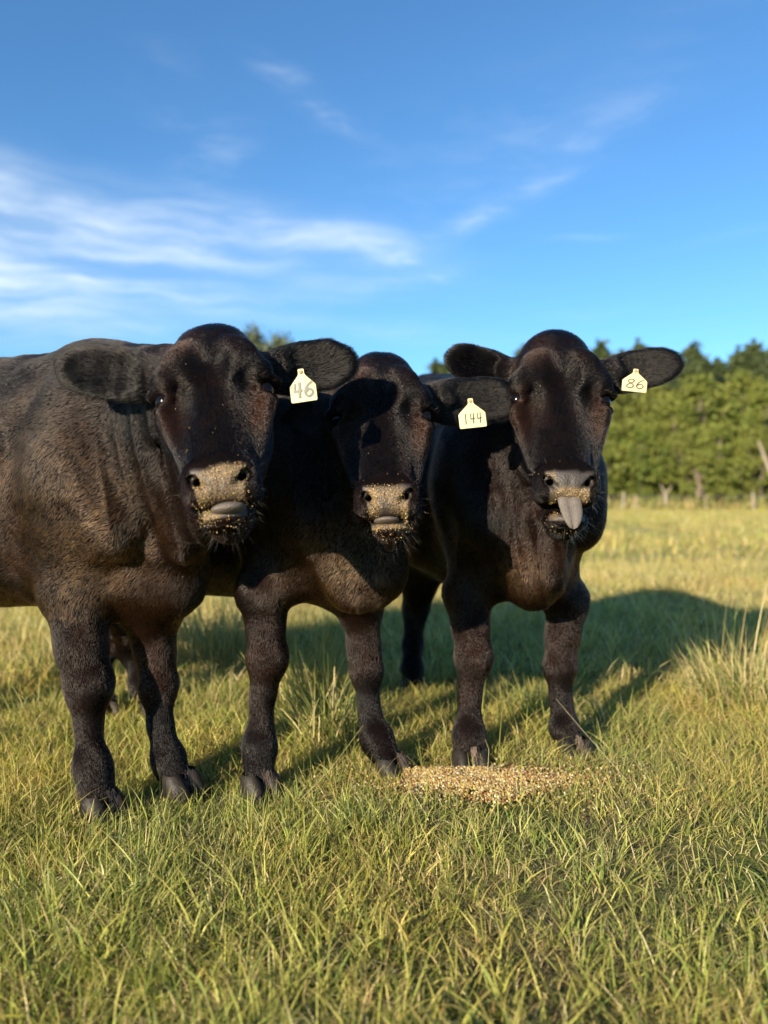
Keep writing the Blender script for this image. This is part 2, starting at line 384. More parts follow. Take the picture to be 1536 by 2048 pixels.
    for sx in (-1, 1):
        vol.ell(H(sx*.055*fw, -.110, -.008), np.array((.038, .045, .014))*h, HR, k=.05)          # frontal swellings
        vol.ell(H(sx*.092*fw, -.135, -.030), np.array((.030, .030, .030))*h, HR, k=.018)         # brow
        vol.cone(H(sx*.088*fw, -.220, -.062), H(sx*.064, -.325, -.078), .026*h, .016*h, k=.018)    # facial crest
        vol.ell(H(sx*.097*fw, -.196, -.058), np.array((.022, .022, .026))*h, HR, k=.02)          # pouch under the eye
        vol.ell(H(sx*.070*fw, -.235, -.006), np.array((.021, .068, .022))*h, HR, k=.035, mode='sub')   # hollow beside the nose bridge
        vol.ell(H(sx*.116*fw, -.170, -.038), np.array((.020, .017, .022))*h, HR, k=.012, mode='sub')   # eye socket
        vol.cone(H(sx*.086*fw, -.168, -.018), H(sx*.078*fw, -.196, -.014), .006*h, .004*h, k=.01, mode='sub')
        vol.cone(H(sx*.084*fw, -.157, -.018), H(sx*.121*fw, -.148, -.052), .0135*h, .0155*h, k=.01)  # upper lid
        vol.cone(H(sx*.086*fw, -.181, -.030), H(sx*.119*fw, -.187, -.060), .007*h, .008*h, k=.01)   # lower lid
    vol.ell(H(0, -.125, .014), np.array((.022, .06, .010))*h, HR, k=.03, mode='sub')
    # muzzle
    vol.ell(Z(0, .004, -.012), np.array((.0695, .0430, .056))*h, MR, k=.025, n=2.9)
    for sx in (-1, 1):
        vol.ell(Z(sx*.046, .012, .012), np.array((.020, .028, .022))*h, MR, k=.02)
        vol.ell(Z(sx*.045, -.019, -.005), np.array((.024, .021, .04))*h, MR, k=.02)
        vol.cone(Z(sx*.057, .025, .022), Z(sx*.046, .008, .036), .0050*h, .0085*h, k=.004, mode='sub')
        vol.cone(Z(sx*.046, .008, .036), Z(sx*.028, -.008, .042), .0085*h, .0052*h, k=.004, mode='sub')
        vol.cone(Z(sx*.041, .004, .034), Z(sx*.036, .008, .004), .0070*h, .010*h, k=.003, mode='sub')
    vol.cone(Z(0, .02, .048), Z(0, -.03, .047), .0022*h, .0022*h, k=.006, mode='sub')
    dr = S.get('drop', 0)
    vol.ell(Z(0, -.061-dr, -.022), np.array((.050, .025, .048))*h, MR, k=.02)                     # lower lip and chin
    vol.cone(Z(0, -.068-dr, -.06), H(0, -.33, -.13), .036*h, .045*h, k=.03)
    for sx in (-1, 1): vol.cone(Z(0, -.0405-dr*.5, .042), Z(sx*.056, -.048-dr*.5, .0), .0042*h+dr*.4, .003*h, k=.006, mode='sub')
    vol.ell(Z(0, -.042-dr*.5, .010), np.array((.040, .0055+dr*.5, .032))*h, MR, k=.006, mode='sub')
    # ears
    earinfo = {}
    for sx, key in ((-1, 'earL'), (1, 'earR')):
        tip = ear[sx]; b0 = H(sx*.088*fw, S.get('earb', -.072), -.10); ax = nrm(tip-b0); L = np.linalg.norm(tip-b0)
        wid, dip = S[key][3], S[key][4]            # half width, and how far the blade's lower edge leans to the front
        up = Up-ax*(Up@ax); up = nrm(up); nn = np.cross(ax, up); nn = nn*(-1 if nn[1] > 0 else 1); nn = nrm(nn+up*dip); up = nrm(np.cross(nn, ax)); up = up*(1 if up[2] > 0 else -1)
        ER = np.array([ax, up, nn]); earinfo[sx] = (b0, ax, up, nn, L)
        vol.cone(H(sx*.07*fw, S.get('earb', -.072), -.09), b0+ax*L*.30, .034*h, .032*h, k=.03)
        vol.ell(b0+ax*L*.60, (L*.43, wid, .015), ER, k=.02, n=2.1)
        vol.ell(b0+ax*L*.36+nn*.002, (L*.26, wid*.68, .020), ER, k=.03)
        vol.ell(b0+ax*L*.54+nn*.018-up*.004, (L*.33, wid*.74, .016), ER, k=.012, mode='sub')
    V, Qd = vol.mesh(); del vol
    V = smooth_mesh(V.astype(np.float64), Qd, 2, .5); N = vert_normals(V, Qd)
    # local coordinates for masks
    hl = (V-P)@HR.T/hs; ml = (V-Q)@MR.T/hs
    ishead = (hl[:, 1] > -.56) & (hl[:, 1] < .085) & (np.abs(hl[:, 0]) < .14) & (hl[:, 2] > -.20) & (hl[:, 2] < .06) & (np.linalg.norm(V-(P+M)/2, axis=1) < .36)
    amp = np.where(ishead, .0012, .004)
    V = V+N*(vnoise(V, 9, 1)*amp+vnoise(V, 24, 2)*amp*.45+vnoise(V, 60, 3)*.0004)[:, None]
    for (wc, wdir, wl, wa, wr_, asp) in S.get('wrinkles', []):
        c_ = W(*wc); q = V-c_; q2 = q.copy(); q2[:, 2] /= asp; wt = np.exp(-(np.linalg.norm(q2, axis=1)/wr_)**4)*(~ishead); ph = (q@nrm(wdir))/wl*2*math.pi+vnoise(V, 5, 77)*2.2
        V = V+N*((np.abs(np.sin(ph*.5))**.7*-1+.6)*wa*wt*(.6+.5*vnoise(V, 7, 78)))[:, None]
    N = vert_normals(V, Qd)
    nz = vnoise(V, 60, 5)*.003
    pad = np.clip((.0490-np.abs(ml[:, 0])*(1-.12*np.clip(ml[:, 1]/.03, -1, 1))+nz)/.004, 0, 1)*np.clip((.032-ml[:, 1]+nz*1.6)/.009, 0, 1)*np.clip((ml[:, 2]-.012)/.006, 0, 1)*np.clip((ml[:, 1]+.062)/.004, 0, 1)
    lip = np.clip((.042-np.abs(ml[:, 0]))/.004, 0, 1)*np.clip((ml[:, 2]-.0)/.006, 0, 1)*np.clip((-.030-ml[:, 1])/.004, 0, 1)*np.clip((ml[:, 1]+.066+dr)/.004, 0, 1)
    pad = np.where(ishead, np.maximum(pad, lip), 0)
    nos = np.zeros(len(V))
    for sx in (-1, 1):
        e = np.stack([ml[:, 0]-sx*.042, ml[:, 1]-.005, ml[:, 2]-.026], 1)/np.array([.011, .013, .020]); nos = np.maximum(nos, np.linalg.norm(e, axis=1) < 1)
    eyebare = np.zeros(len(V))
    for sx in (-1, 1):
        e = np.stack([hl[:, 0]-sx*.112*fw, hl[:, 1]+.170, hl[:, 2]+.045], 1)/.026; eyebare = np.maximum(eyebare, np.clip(1.2-np.linalg.norm(e, axis=1), 0, 1)*3)
    r_eye = np.zeros(len(V))
    for sx in (-1, 1):
        e = np.stack([(hl[:, 0]-sx*.094*fw)/.030, (hl[:, 1]+.225)/.055, (hl[:, 2]+.03)/.05], 1); r_eye = np.maximum(r_eye, np.clip(1.5-np.linalg.norm(e, axis=1), 0, 1))
    n1 = vnoise(V, 5, 21)*.6+vnoise(V, 13, 22)*.4; n2 = vnoise(V, 22, 23)
    bl = np.stack([(V-O)@Fw, (V-O)@Lf, V[:, 2]], 1)
    body_r = np.clip(.40+n1*.9+n2*.25, 0, 1)*S.get('rust', .8)
    low = np.clip((.95-V[:, 2])/.35, 0, 1)*np.clip((V[:, 2]-.16)/.1, 0, 1)
    face_r = np.clip(n1*.9+n2*.35, 0, .7)*.55+r_eye*.42
    fh = np.clip((-.13-hl[:, 1])/-.06, 0, 1)*.35
    rust = np.where(ishead, np.clip(face_r+fh*np.clip(np.abs(hl[:, 0])/.05, 0, 1), 0, 1), np.clip(body_r*(.25+.75*low), 0, 1))
    earm = np.zeros(len(V), bool)
    for sx in (-1, 1):
        b0, ax, up, nn, L = earinfo[sx]; q = V-b0; s_ = q@ax; earm |= (s_ > .03) & (s_ < L*1.08) & (np.abs(q@up) < .09) & (np.abs(q@nn) < .045)
    rust[earm] *= .35
    pat = S['crumbs']    # grain dust on the muzzle, as blobs in muzzle coordinates
    du = np.zeros(len(V))
    for (a, b, ra, rb, s_) in pat: du = np.maximum(du, s_*np.clip(1.6-np.hypot((ml[:, 0]-a)/ra, (ml[:, 1]-b)/rb), 0, 1))
    du = du*(ml[:, 2] > -.01)*ishead*(1-nos)
    skin = np.maximum(np.maximum(pad, nos), np.clip(eyebare, 0, 1)*.0)
    body = meshobj('body', V, Qd, hide, root, attrs={'nose': skin, 'rust': rust, 'dust': du}, origin=base)
    # eyes
    for sx in (-1, 1):
        uv_ball('eye', H(sx*.0988*fw, -.170, -.051), [.0215*hs]*3, eye_m, root, base)
    # tongue
    if S['tongue'][0] == 'out':
        a = Z(.002, -.040-dr*.3, .033); b = a-mu*.055*hs+mw*.010+u*.006; wd = S['tongue'][3]; ax = nrm(b-a); L = np.linalg.norm(b-a); nn = nrm(np.array([0, -1, .15])-ax*(np.array([0, -1, .15])@ax)); sd_ = np.cross(ax, nn)
        V2 = []; nu, nv = 24, 22
        for j in range(nv+1):
            tt = -.35+1.35*j/nv; tc_ = min(1, max(0, tt)); ww = wd*(1-.30*tc_)*math.sqrt(max(0, 1-max(0, (tt-.35)/.65)**2.3)); th = .011*(1-.35*tc_)*math.sqrt(max(0, 1-max(0, (tt-.5)/.5)**4))
            cen = a+ax*L*tt+nn*(.010*math.sin(max(tt, 0)*2.4)-(.05*tt*tt if tt < 0 else 0))
            for i in range(nu):
                ph = 2*math.pi*i/nu; x = math.cos(ph); y = math.sin(ph)
                V2.append(cen+sd_*ww*x+nn*(th*y-.004*math.exp(-(x/.2)**2)*(y > 0)+.004*x*x))
        F2 = [(j*nu+i, j*nu+(i+1) % nu, (j+1)*nu+(i+1) % nu, (j+1)*nu+i) for j in range(nv) for i in range(nu)]
        tg = meshobj('tongue', V2, np.array(F2), tongue_m, root, origin=base); tag(tg, 'grey tongue hanging out of the mouth')
    else:
        c = Z(*S['tongue'][1]); r = S['tongue'][2]
        tg = uv_ball('tongue', c, np.array(r), tongue_m, root, base, MR, 28, 18); tag(tg, 'grey tongue tip pushed between the lips')
    # hooves
    for L in S['front']+S['hind']:
        f = W(*L[-1][:3]); f[2] = 0; hf = nrm(np.array([*S.get('hooffwd', Fw[:2]), 0])); hl_ = np.array([-hf[1], hf[0], 0])
        V2 = []; F2 = []
        for sx in (-1, 1):
            rings = [(-.010, .0, .029, .046, .006), (.004, 0, .029, .046, .006), (.026, -.004, .028, .040, .002), (.045, -.010, .025, .033, .0), (.056, -.014, .018, .024, 0)]
            o0 = len(V2)
            for (z_, off, rx, ry, fo) in rings:
                for i in range(14):
                    ph = 2*math.pi*i/14; cx = math.cos(ph); sy = math.sin(ph)
                    V2.append(f+hl_*(sx*.030+rx*cx*(1-.25*max(0, sy)))+hf*(.022+off+fo+ry*sy)+np.array([0, 0, z_+.002]))
            for j in range(len(rings)-1):
                for i in range(14): F2.append((o0+j*14+i, o0+j*14+(i+1) % 14, o0+(j+1)*14+(i+1) % 14, o0+(j+1)*14+i))
        hv = meshobj('hoof', V2, np.array(F2), hoof_m, root, origin=base)
        if L is S['front'][0] or L is S['front'][1]:
            V3 = []; F3 = []; rs = np.random.RandomState(int(abs(f[0])*1000))
            for i in range(45):
                a = f+hl_*rs.normal(0, .005)+hf*(.046+rs.uniform(-.02, .010))+np.array([0, 0, rs.uniform(.025, .075)]); bb = a+hf*rs.uniform(.004, .014)+hl_*rs.normal(0, .004)+np.array([0, 0, -rs.uniform(.012, .028)])
                k = len(V3); V3 += [a, a+hl_*.0022, bb]; F3.append((k, k+1, k+2, k+2))
            meshobj('cleft_hair', V3, np.array([q[:3] for q in F3]), cleft_m, root, origin=base)['kind'] = 'stuff'
    info = dict(root=root, base=base, H=H, Z=Z, HR=HR, MR=MR, B=B, ear=earinfo, V=V, N=N, Q=Qd, hs=hs, u=u, v=v, w=w, mu=mu, mw=mw, ml=ml, hl=hl, ishead=ishead)
    # ---- fur
    if BR:
        rs = np.random.RandomState(S['seed'])
        T = np.concatenate([Qd[:, [0, 1, 2]], Qd[:, [0, 2, 3]]]); ar = np.linalg.norm(np.cross(V[T[:, 1]]-V[T[:, 0]], V[T[:, 2]]-V[T[:, 0]]), axis=1)/2
        cen = V[T].mean(1); tn_ = N[T[:, 0]]; view = np.array([0, 0, CAM_Z])-cen; view /= np.linalg.norm(view, axis=1, keepdims=True)
        facing = (tn_*view).sum(1) > -.35
        dens = np.where(ishead[T[:, 0]] | earm[T[:, 0]], 300000., 190000.)*np.where(facing, 1, .25)
        dens *= np.clip(1-skin[T].mean(1)*1.6, 0, 1)*np.clip(1-eyebare[T[:, 0]], 0, 1)*(cen[:, 2] > .05)
        cum = np.cumsum(ar*dens); n = int(cum[-1]*S.get('furd', 1.0)); ti = np.searchsorted(cum, rs.uniform(0, cum[-1], n)); ti = np.minimum(ti, len(T)-1)
        r1 = np.sqrt(rs.uniform(0, 1, n)); r2 = rs.uniform(0, 1, n); w3 = np.stack([1-r1, r1*(1-r2), r1*r2], 1)[:, :, None]
        tv = T[ti]; P0 = (V[tv]*w3).sum(1); Nn = (N[tv]*w3).sum(1); Nn /= np.linalg.norm(Nn, axis=1, keepdims=True)
        vi = tv[:, 0]; hh = ishead[vi]; hL = hl[vi]; ee = earm[vi]
        D = -Fw[None, :]*.75+np.array([0, 0, -1.0])*.75+np.zeros((n, 1)); lg = np.clip((.6-P0[:, 2])/.15, 0, 1)[:, None]; D = D*(1-lg)+np.array([0, 0, -1.0])*lg
        sw = np.stack([vnoise(P0, 7, 31), vnoise(P0, 7, 32), vnoise(P0, 7, 33)], 1)*.6+np.stack([vnoise(P0, 28, 34), vnoise(P0, 28, 35), vnoise(P0, 28, 36)], 1)*.10
        D = D+sw*np.where(hh, .35, 1)[:, None]
        fd = np.stack([hL[:, 0]*1.6, (hL[:, 1]+.13), np.zeros(n)], 1); fd /= (np.linalg.norm(fd, axis=1, keepdims=True)+.02)
        fd = fd@HR; D = np.where(hh[:, None], fd+sw*.28, D)
        for sx in (-1, 1):
            b0, ax, up, nn, L = earinfo[sx]; q = P0-b0; s_ = q@ax; m = ee & (s_ > 0) & (s_ < L*1.1)
            D[m] = ax*1.0+up*(q[m]@up)[:, None]*9+sw[m]*.35+nn*.25
        D -= Nn*(D*Nn).sum(1, keepdims=True); D /= (np.linalg.norm(D, axis=1, keepdims=True)+1e-6)
        ln = np.where(hh, .0075, .012)*np.where(P0[:, 2] < .5, .65, 1)
        tuft = hh & (hL[:, 1] > -.01); ln = ln+.011*np.clip((hL[:, 1]+.02)/.06, 0, 1)*hh; ln = np.where(ee, .014, ln)
        muz = np.abs(ml[vi, 2]) < .09; ln = np.where(hh & (hL[:, 1] < -.35), .005, ln)
        ln = ln*rs.uniform(.65, 1.25, n)*(1+.3*vnoise(P0, 40, 41))
        lift = np.clip(np.where(hh, .25, .20)+rs.normal(0, .04, n)+np.where(ee, .08, 0), .14, .9)
        d0 = nrm(-Fw*(.75)+np.array([0, 0, -.75])); p1 = nrm(np.cross(d0, Lf)); SP = np.stack([P0@d0*.18, P0@Lf, P0@p1], 1); SPh = np.stack([P0@u, P0@v*.25, P0@w], 1); SPl = P0*np.array([1, 1, .2])
        SP = np.where(hh[:, None], SPh, np.where((P0[:, 2] < .55)[:, None], SPl, SP))
        ru = rust[vi]; blk = np.array([.0028, .0021, .0022]); br_ = np.array([.040, .0135, .0055]); gold = np.array([.29, .125, .038])
        c = blk*(1-ru[:, None])+br_*ru[:, None]
        gl = np.zeros(n)
        for (gx, gy, gd, gr, ga) in S.get('sun_gold_at', []): gl = np.maximum(gl, ga*np.exp(-(np.linalg.norm(P0-W(gx, gy, gd), axis=1)/gr)**2*1.2))  # sunlit hair sheen and sun-bleached brown put into the fur colour at these spots
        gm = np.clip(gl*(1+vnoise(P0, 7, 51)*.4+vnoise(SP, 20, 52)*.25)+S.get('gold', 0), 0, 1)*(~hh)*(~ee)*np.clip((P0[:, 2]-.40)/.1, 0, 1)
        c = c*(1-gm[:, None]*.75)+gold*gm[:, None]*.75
        c = c*(.35+1.3*rs.uniform(0, 1, (n, 1))**1.5)*np.clip(1+.25*vnoise(SP, 14, 61)+.35*vnoise(SP, 120, 62), .3, 2.2)[:, None]*np.where(hh, 1.4, 1)[:, None]; c = np.where(ee[:, None], c*.3, c)  # ear fur colour darkened, with the shade inside the ears put into it
        fr = np.where(hh | ee, .00025, .00031)*rs.uniform(.7, 1.3, n)
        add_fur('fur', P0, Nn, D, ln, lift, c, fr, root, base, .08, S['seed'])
        # whiskers and lashes
        wr = []; wn_ = []; wd_ = []; wl = []
        cand = np.nonzero(ishead & (skin < .3) & (ml[:, 2] > -.08) & (((ml[:, 1] < -.045) & (ml[:, 1] > -.11)) | ((np.abs(ml[:, 0]) > .045) & (np.abs(ml[:, 1]) < .05))))[0]
        if len(cand):
            ix = rs.choice(cand, 190); low_ = ml[ix, 1] < -.045
            d_ = N[ix]*1.0+mw*.25-mu*np.where(low_, .9, .15)[:, None]+rs.normal(0, .25, (190, 3))
            d_ /= np.linalg.norm(d_, axis=1, keepdims=True)
            wc = np.where(rs.uniform(0, 1, (190, 1)) < .45, np.array([[.35, .25, .15]]), np.array([[.03, .02, .015]]))
            add_fur('whiskers', V[ix], N[ix], d_, rs.uniform(.010, .040, 190)*np.where(low_, 1, .75), np.full(190, .1), wc, np.full(190, .00013), root, base, .06, 5)
        for sx in (-1, 1):
            k = 60; tt = rs.uniform(0, 1, k)[:, None]; a = H(sx*.090*fw, -.164, -.016); b = H(sx*.124*fw, -.156, -.054); rt = a*(1-tt)+b*tt+w*.004
            d_ = (u*sx*.6+w*.7-v*.25)+rs.normal(0, .15, (k, 3)); d_ /= np.linalg.norm(d_, axis=1, keepdims=True)
            add_fur('eyelashes', rt, np.repeat(w[None], k, 0), d_, rs.uniform(.012, .028, k), np.full(k, .1), np.tile([[.05, .04, .03]], (k, 1)), np.full(k, .00028), root, base, .1, 9)
    # ---- grain crumbs stuck to muzzle, chin and face
    rs = np.random.RandomState(S['seed']+3); wgt = np.where(ishead, du**1.5*(ml[:, 2] > .0), 0)
    stray = ishead & (hl[:, 2] > -.06) & (np.abs(hl[:, 0]) < .09)
    chinm = ishead & (ml[:, 1] < -.045) & (ml[:, 2] > -.02)
    ix = np.concatenate([rs.choice(len(V), S.get('ncrumb', 560), p=wgt/wgt.sum()), rs.choice(np.nonzero(stray)[0], 34), rs.choice(np.nonzero(chinm)[0], S.get('nchin', 110))])
    sz = np.concatenate([rs.uniform(.0006, .0019, S.get('ncrumb', 560)), rs.uniform(.0007, .0015, 34), rs.uniform(.0008, .0022, S.get('nchin', 110))])*hs
    grains('feed_crumbs', V[ix]+N[ix]*.0006+rs.normal(0, .0014, (len(ix), 3)), sz*.72, root, base, rs, flat=.6)
    return info

CUBE = np.array([(x, y, z) for x in (-1, 1) for y in (-1, 1) for z in (-1, 1)], float)
CF = np.array([(0, 1, 3, 2), (4, 6, 7, 5), (0, 4, 5, 1), (2, 3, 7, 6), (0, 2, 6, 4), (1, 5, 7, 3)])
GRAIN_COL = np.array([(.52, .34, .12), (.62, .47, .22), (.40, .20, .08), (.66, .56, .36), (.30, .13, .06), (.55, .42, .10), (.70, .62, .48)])
def grains(name, pos_, size, parent, origin, rs, flat=1.0, cols=None):
    n = len(pos_); J = CUBE[None]*rs.uniform(.55, 1.15, (n, 8, 3))*np.array([1, .75, .75*flat])*size[:, None, None]
    q = rs.normal(size=(n, 4)); q /= np.linalg.norm(q, axis=1, keepdims=True); a, b, c, d = q.T
    Rm = np.stack([1-2*(c*c+d*d), 2*(b*c-a*d), 2*(b*d+a*c), 2*(b*c+a*d), 1-2*(b*b+d*d), 2*(c*d-a*b), 2*(b*d-a*c), 2*(c*d+a*b), 1-2*(b*b+c*c)], 1).reshape(n, 3, 3)
    V = np.einsum('nij,nkj->nki', Rm, J)+np.asarray(pos_)[:, None]
    F = (CF[None]+np.arange(n)[:, None, None]*8).reshape(-1, 4)
    cc = GRAIN_COL[rs.choice(len(GRAIN_COL), n, p=[.24, .16, .20, .10, .16, .08, .06])]*rs.uniform(.40, .85, (n, 1))*np.array([.92, .97, .88]) if cols is None else cols
    o = meshobj(name, V.reshape(-1, 3), F, crumb_m, parent, smooth=False, attrs={'Col': np.repeat(cc, 8, 0)}, origin=origin); o['kind'] = 'stuff'; return o

# ------------------------------------------------------------------ ear tags
GLY = {  # strokes in a 1 x 1.5 cell
 '1': [[(.5, 1.5), (.5, 0)]], '4': [[(.2, 1.45), (.12, .65), (.85, .72)], [(.68, 1.5), (.62, 0)]],
 '8': [[(.85, 1.25), (.6, 1.45), (.2, 1.3), (.25, .95), (.75, .6), (.85, .25), (.5, .02), (.12, .2), (.2, .55), (.7, .95), (.85, 1.25)]],
 '6': [[(.8, 1.45), (.4, 1.15), (.12, .6), (.2, .15), (.55, 0), (.88, .25), (.8, .6), (.45, .72), (.16, .5)]]}
def stroke_mesh(lines, wdt):
    V = []; F = []
    for ln in lines:
        p = [np.array(q, float) for q in ln]
        if len(p) > 4:    # smooth curve
            o = []
            for i in range(len(p)-1):
                a = p[max(i-1, 0)]; b = p[i]; c = p[i+1]; d = p[min(i+2, len(p)-1)]
                for k in range(5):
                    s_ = k/5; o.append(.5*((2*b)+(c-a)*s_+(2*a-5*b+4*c-d)*s_*s_+(3*b-a-3*c+d)*s_**3))
            p = o+[p[-1]]
        for i, q in enumerate(p):
            tn_ = p[min(i+1, len(p)-1)]-p[max(i-1, 0)]; tn_ /= np.linalg.norm(tn_)+1e-9; nn = np.array([-tn_[1], tn_[0]])
            ex = tn_*wdt*.3*(-1 if i == 0 else (1 if i == len(p)-1 else 0)); k = len(V); V += [q+ex+nn*wdt/2, q+ex-nn*wdt/2]
            if i: F.append((k-2, k-1, k+1, k))
    return V, F
def ear_tag(cow, top, bot, width, text, stroke, ink, label, style, rollx=0.0, bow=.002):
    """top/bot: pixel + distance of the neck's top and the plate's lower edge"""
    a, b = W(*top), W(*bot); up = nrm(a-b); L = np.linalg.norm(a-b); side = nrm(np.array([1, -.05, rollx])-up*(np.array([1, -.05, rollx])@up)); nn = np.cross(side, up)
    w2 = width/2; nk = .0065
    out_ = [(-w2*.92, 0), (w2*.94, 0), (w2, L*.03), (w2, L*.48), (w2*.86, L*.55), (nk*1.25, L*.80), (nk, L*.86), (nk, L*.985), (nk*.6, L), (-nk*.6, L), (-nk, L*.985), (-nk, L*.86), (-nk*1.25, L*.80), (-w2*.86, L*.55), (-w2, L*.48), (-w2, L*.03)]
    if style == 'short': out_ = [(x, y if y < L*.6 else L*.6+(y-L*.6)*1.0) for x, y in out_]
    def P3(x, y, z): return b+side*x+up*y+nn*(z-bow*(x/w2)**2)
    bm_v = [P3(x, y, .0008) for x, y in out_]+[P3(x, y, -.0008) for x, y in out_]; n = len(out_)
    me = bpy.data.meshes.new('ear_tag'); fs = [tuple(range(n)), tuple(range(2*n-1, n-1, -1))]+[(i, i+n, (i+1) % n+n, (i+1) % n) for i in range(n)]
    o_ = np.asarray(cow['base']); me.from_pydata([tuple(p-o_) for p in bm_v], [], fs); me.materials.append(tag_m)
    tg = link(bpy.data.objects.new('ear_tag', me), cow['root']); tg['label'] = label
    V = []; F = []; ch = len(text); hgt = stroke[0]; wd = stroke[1]; gap = stroke[2]; x0 = -((wd+gap)*ch-gap)/2
    for i, cch in enumerate(text):
        v_, f_ = stroke_mesh(GLY[cch], stroke[3]); k = len(V)
        sl = stroke[4]
        V += [P3(x0+i*(wd+gap)+q[0]*wd+q[1]*sl*wd, stroke[5]+q[1]/1.5*hgt, .00145) for q in v_]; F += [tuple(z+k for z in f) for f in f_]
    nm = bpy.data.meshes.new('number'); nm.from_pydata([tuple(p-o_) for p in V], [], F); nm.materials.append(ink); link(bpy.data.objects.new('number', nm), tg)
    # stud on the neck and dirt streaks
    c = P3(0, L*.90, .002); uv_ball('stud', c, (.0045, .0045, .0018), tagdirt_m, tg, o_, np.array([side, up, nn]), 10, 6)
    rs = np.random.RandomState(len(text)*7+int(width*1e4)); V = []; F = []
    for i in range(14):
        x = rs.uniform(-.5, .5)*w2; y = L*rs.uniform(.56, .78); l = rs.uniform(.003, .010); k = len(V); x *= (L*.82-y)/(L*.3)
        V += [P3(x, y, .0013), P3(x+.0006, y, .0013), P3(x+l*.6, y+l*.35, .0013)]; F.append((k, k+1, k+2))
    dm = bpy.data.meshes.new('dirt_scratches'); dm.from_pydata([tuple(p-o_) for p in V], [], F); dm.materials.append(tagdirt_m); d = link(bpy.data.objects.new('dirt_scratches', dm), tg); d['kind'] = 'stuff'
    return tg
# ------------------------------------------------------------------ the three cows
cow1 = dict(label='nearest black cow, left one, side-on flank and bright brown shoulder', seed=101, base=(-.70, 2.1, 0), mid=(-.70, 2.12), fwd=(.86, -.50),
  poll=(413, 641, 1.70), mouth=(437, 960, 1.45), roll=-.02, fw=.99, dz=0, top=.03, crest=.012,
  earL=(120, 728, 1.77, .060, .22), earR=(708, 722, 1.80, .060, .15), brisket=(.12, .03, .60), brisket_r=(.115, .100, .12),
  front=[[(152, 1185, 2.06, .086), (163, 1290, 2.02, .070), (180, 1372, 2.0, .066), (177, 1450, 1.99, .034), (185, 1535, 1.98, .050), (197, 1612, 1.96, .052)],
         [(305, 1220, 2.16, .075), (309, 1300, 2.17, .058), (316, 1372, 2.16, .056), (322, 1450, 2.15, .036), (336, 1520, 2.13, .048), (356, 1580, 2.11, .048)]],
  hind=[[(-150, 1160, 2.62, .10), (-200, 1290, 2.75, .06), (-190, 1380, 2.70, .042), (-180, 1440, 2.65, .045), (-180, 1466, 2.62, .048)],
        [(-110, 1140, 2.95, .09), (-140, 1250, 3.05, .055), (-130, 1330, 3.0, .042), (-120, 1390, 2.95, .045), (-120, 1418, 2.92, .048)]],
  folds=[((290, 830, 1.96), (312, 1100, 1.97), .016, .018), ((350, 900, 1.89), (360, 1110, 1.90), .018, .020)],
  grooves=[((322, 900, 1.79), (332, 1090, 1.78), .012), ((212, 1120, 1.80), (228, 1260, 1.84), .018)],
  tongue=('in', (.008, -.048, .016), (.034, .0125, .032)), rust=.95, gold=-.08, sun_gold_at=[(150, 1060, 1.95, .25, .8), (110, 860, 2.1, .13, .35), (150, 1180, 2.0, .16, .6), (310, 1190, 1.85, .13, .5), (20, 1150, 2.3, .2, .5)], wrinkles=[((345, 1000, 1.85), (1, 0, .12), .055, .011, .20, 1.5), ((120, 1080, 1.95), (1, .2, -.3), .11, .006, .22, 1.3)],
  crumbs=[(-.034, -.022, .012, .03, 1), (.005, .016, .030, .014, 1), (.036, .020, .012, .01, .9), (0, -.01, .04, .03, .55), (-.026, -.062, .018, .010, .9), (.04, -.02, .012, .02, .7)])
cow2 = dict(label='middle black cow between the other two, tag 144 on its drooping ear', seed=202, base=(-.17, 2.2, 0), mid=(-.17, 2.28), fwd=(.70, -.71),
  poll=(757, 702, 2.02), mouth=(775, 994, 1.775), roll=.03, fw=.98, dz=0, til=math.radians(20),
  earL=(545, 865, 2.12, .055, .2), earR=(1040, 800, 2.10, .062, .1), earb=-.085, brisket=(.15, -.0, .61), brisket_r=(.14, .12, .125),
  front=[[(524, 1185, 2.17, .072), (531, 1250, 2.17, .058), (536, 1315, 2.16, .062), (526, 1395, 2.15, .034), (518, 1495, 2.13, .050), (514, 1572, 2.11, .047)],
         [(722, 1215, 2.32, .066), (728, 1290, 2.32, .052), (733, 1340, 2.31, .052), (738, 1415, 2.30, .034), (752, 1475, 2.28, .050), (780, 1535, 2.24, .046)]],
  hind=[[(150, 1180, 2.95, .10), (205, 1290, 3.02, .058), (202, 1365, 2.96, .042), (208, 1415, 2.88, .045), (210, 1430, 2.84, .048)],
        [(240, 1200, 2.80, .09), (262, 1300, 3.00, .052), (282, 1370, 2.96, .040), (298, 1420, 2.90, .045), (306, 1432, 2.86, .048)]],
  folds=[((640, 1100, 2.12), (700, 1200, 2.10), .03, .03)],
  tongue=('in', (-.004, -.045, .018), (.030, .009, .030)), rust=.8, gold=-.1, sun_gold_at=[(665, 1160, 2.05, .15, .95)], wrinkles=[((690, 1170, 2.03), (1, 0, .5), .06, .009, .16, 1.1), ((600, 950, 2.15), (1, 0, .1), .07, .010, .22, 1.4)],
  crumbs=[(-.028, .010, .014, .018, 1), (-.030, -.022, .013, .016, 1), (.010, .008, .026, .018, .8), (.036, -.030, .008, .02, .9), (0, -.060, .036, .007, .9), (.02, -.01, .02, .02, .6)])
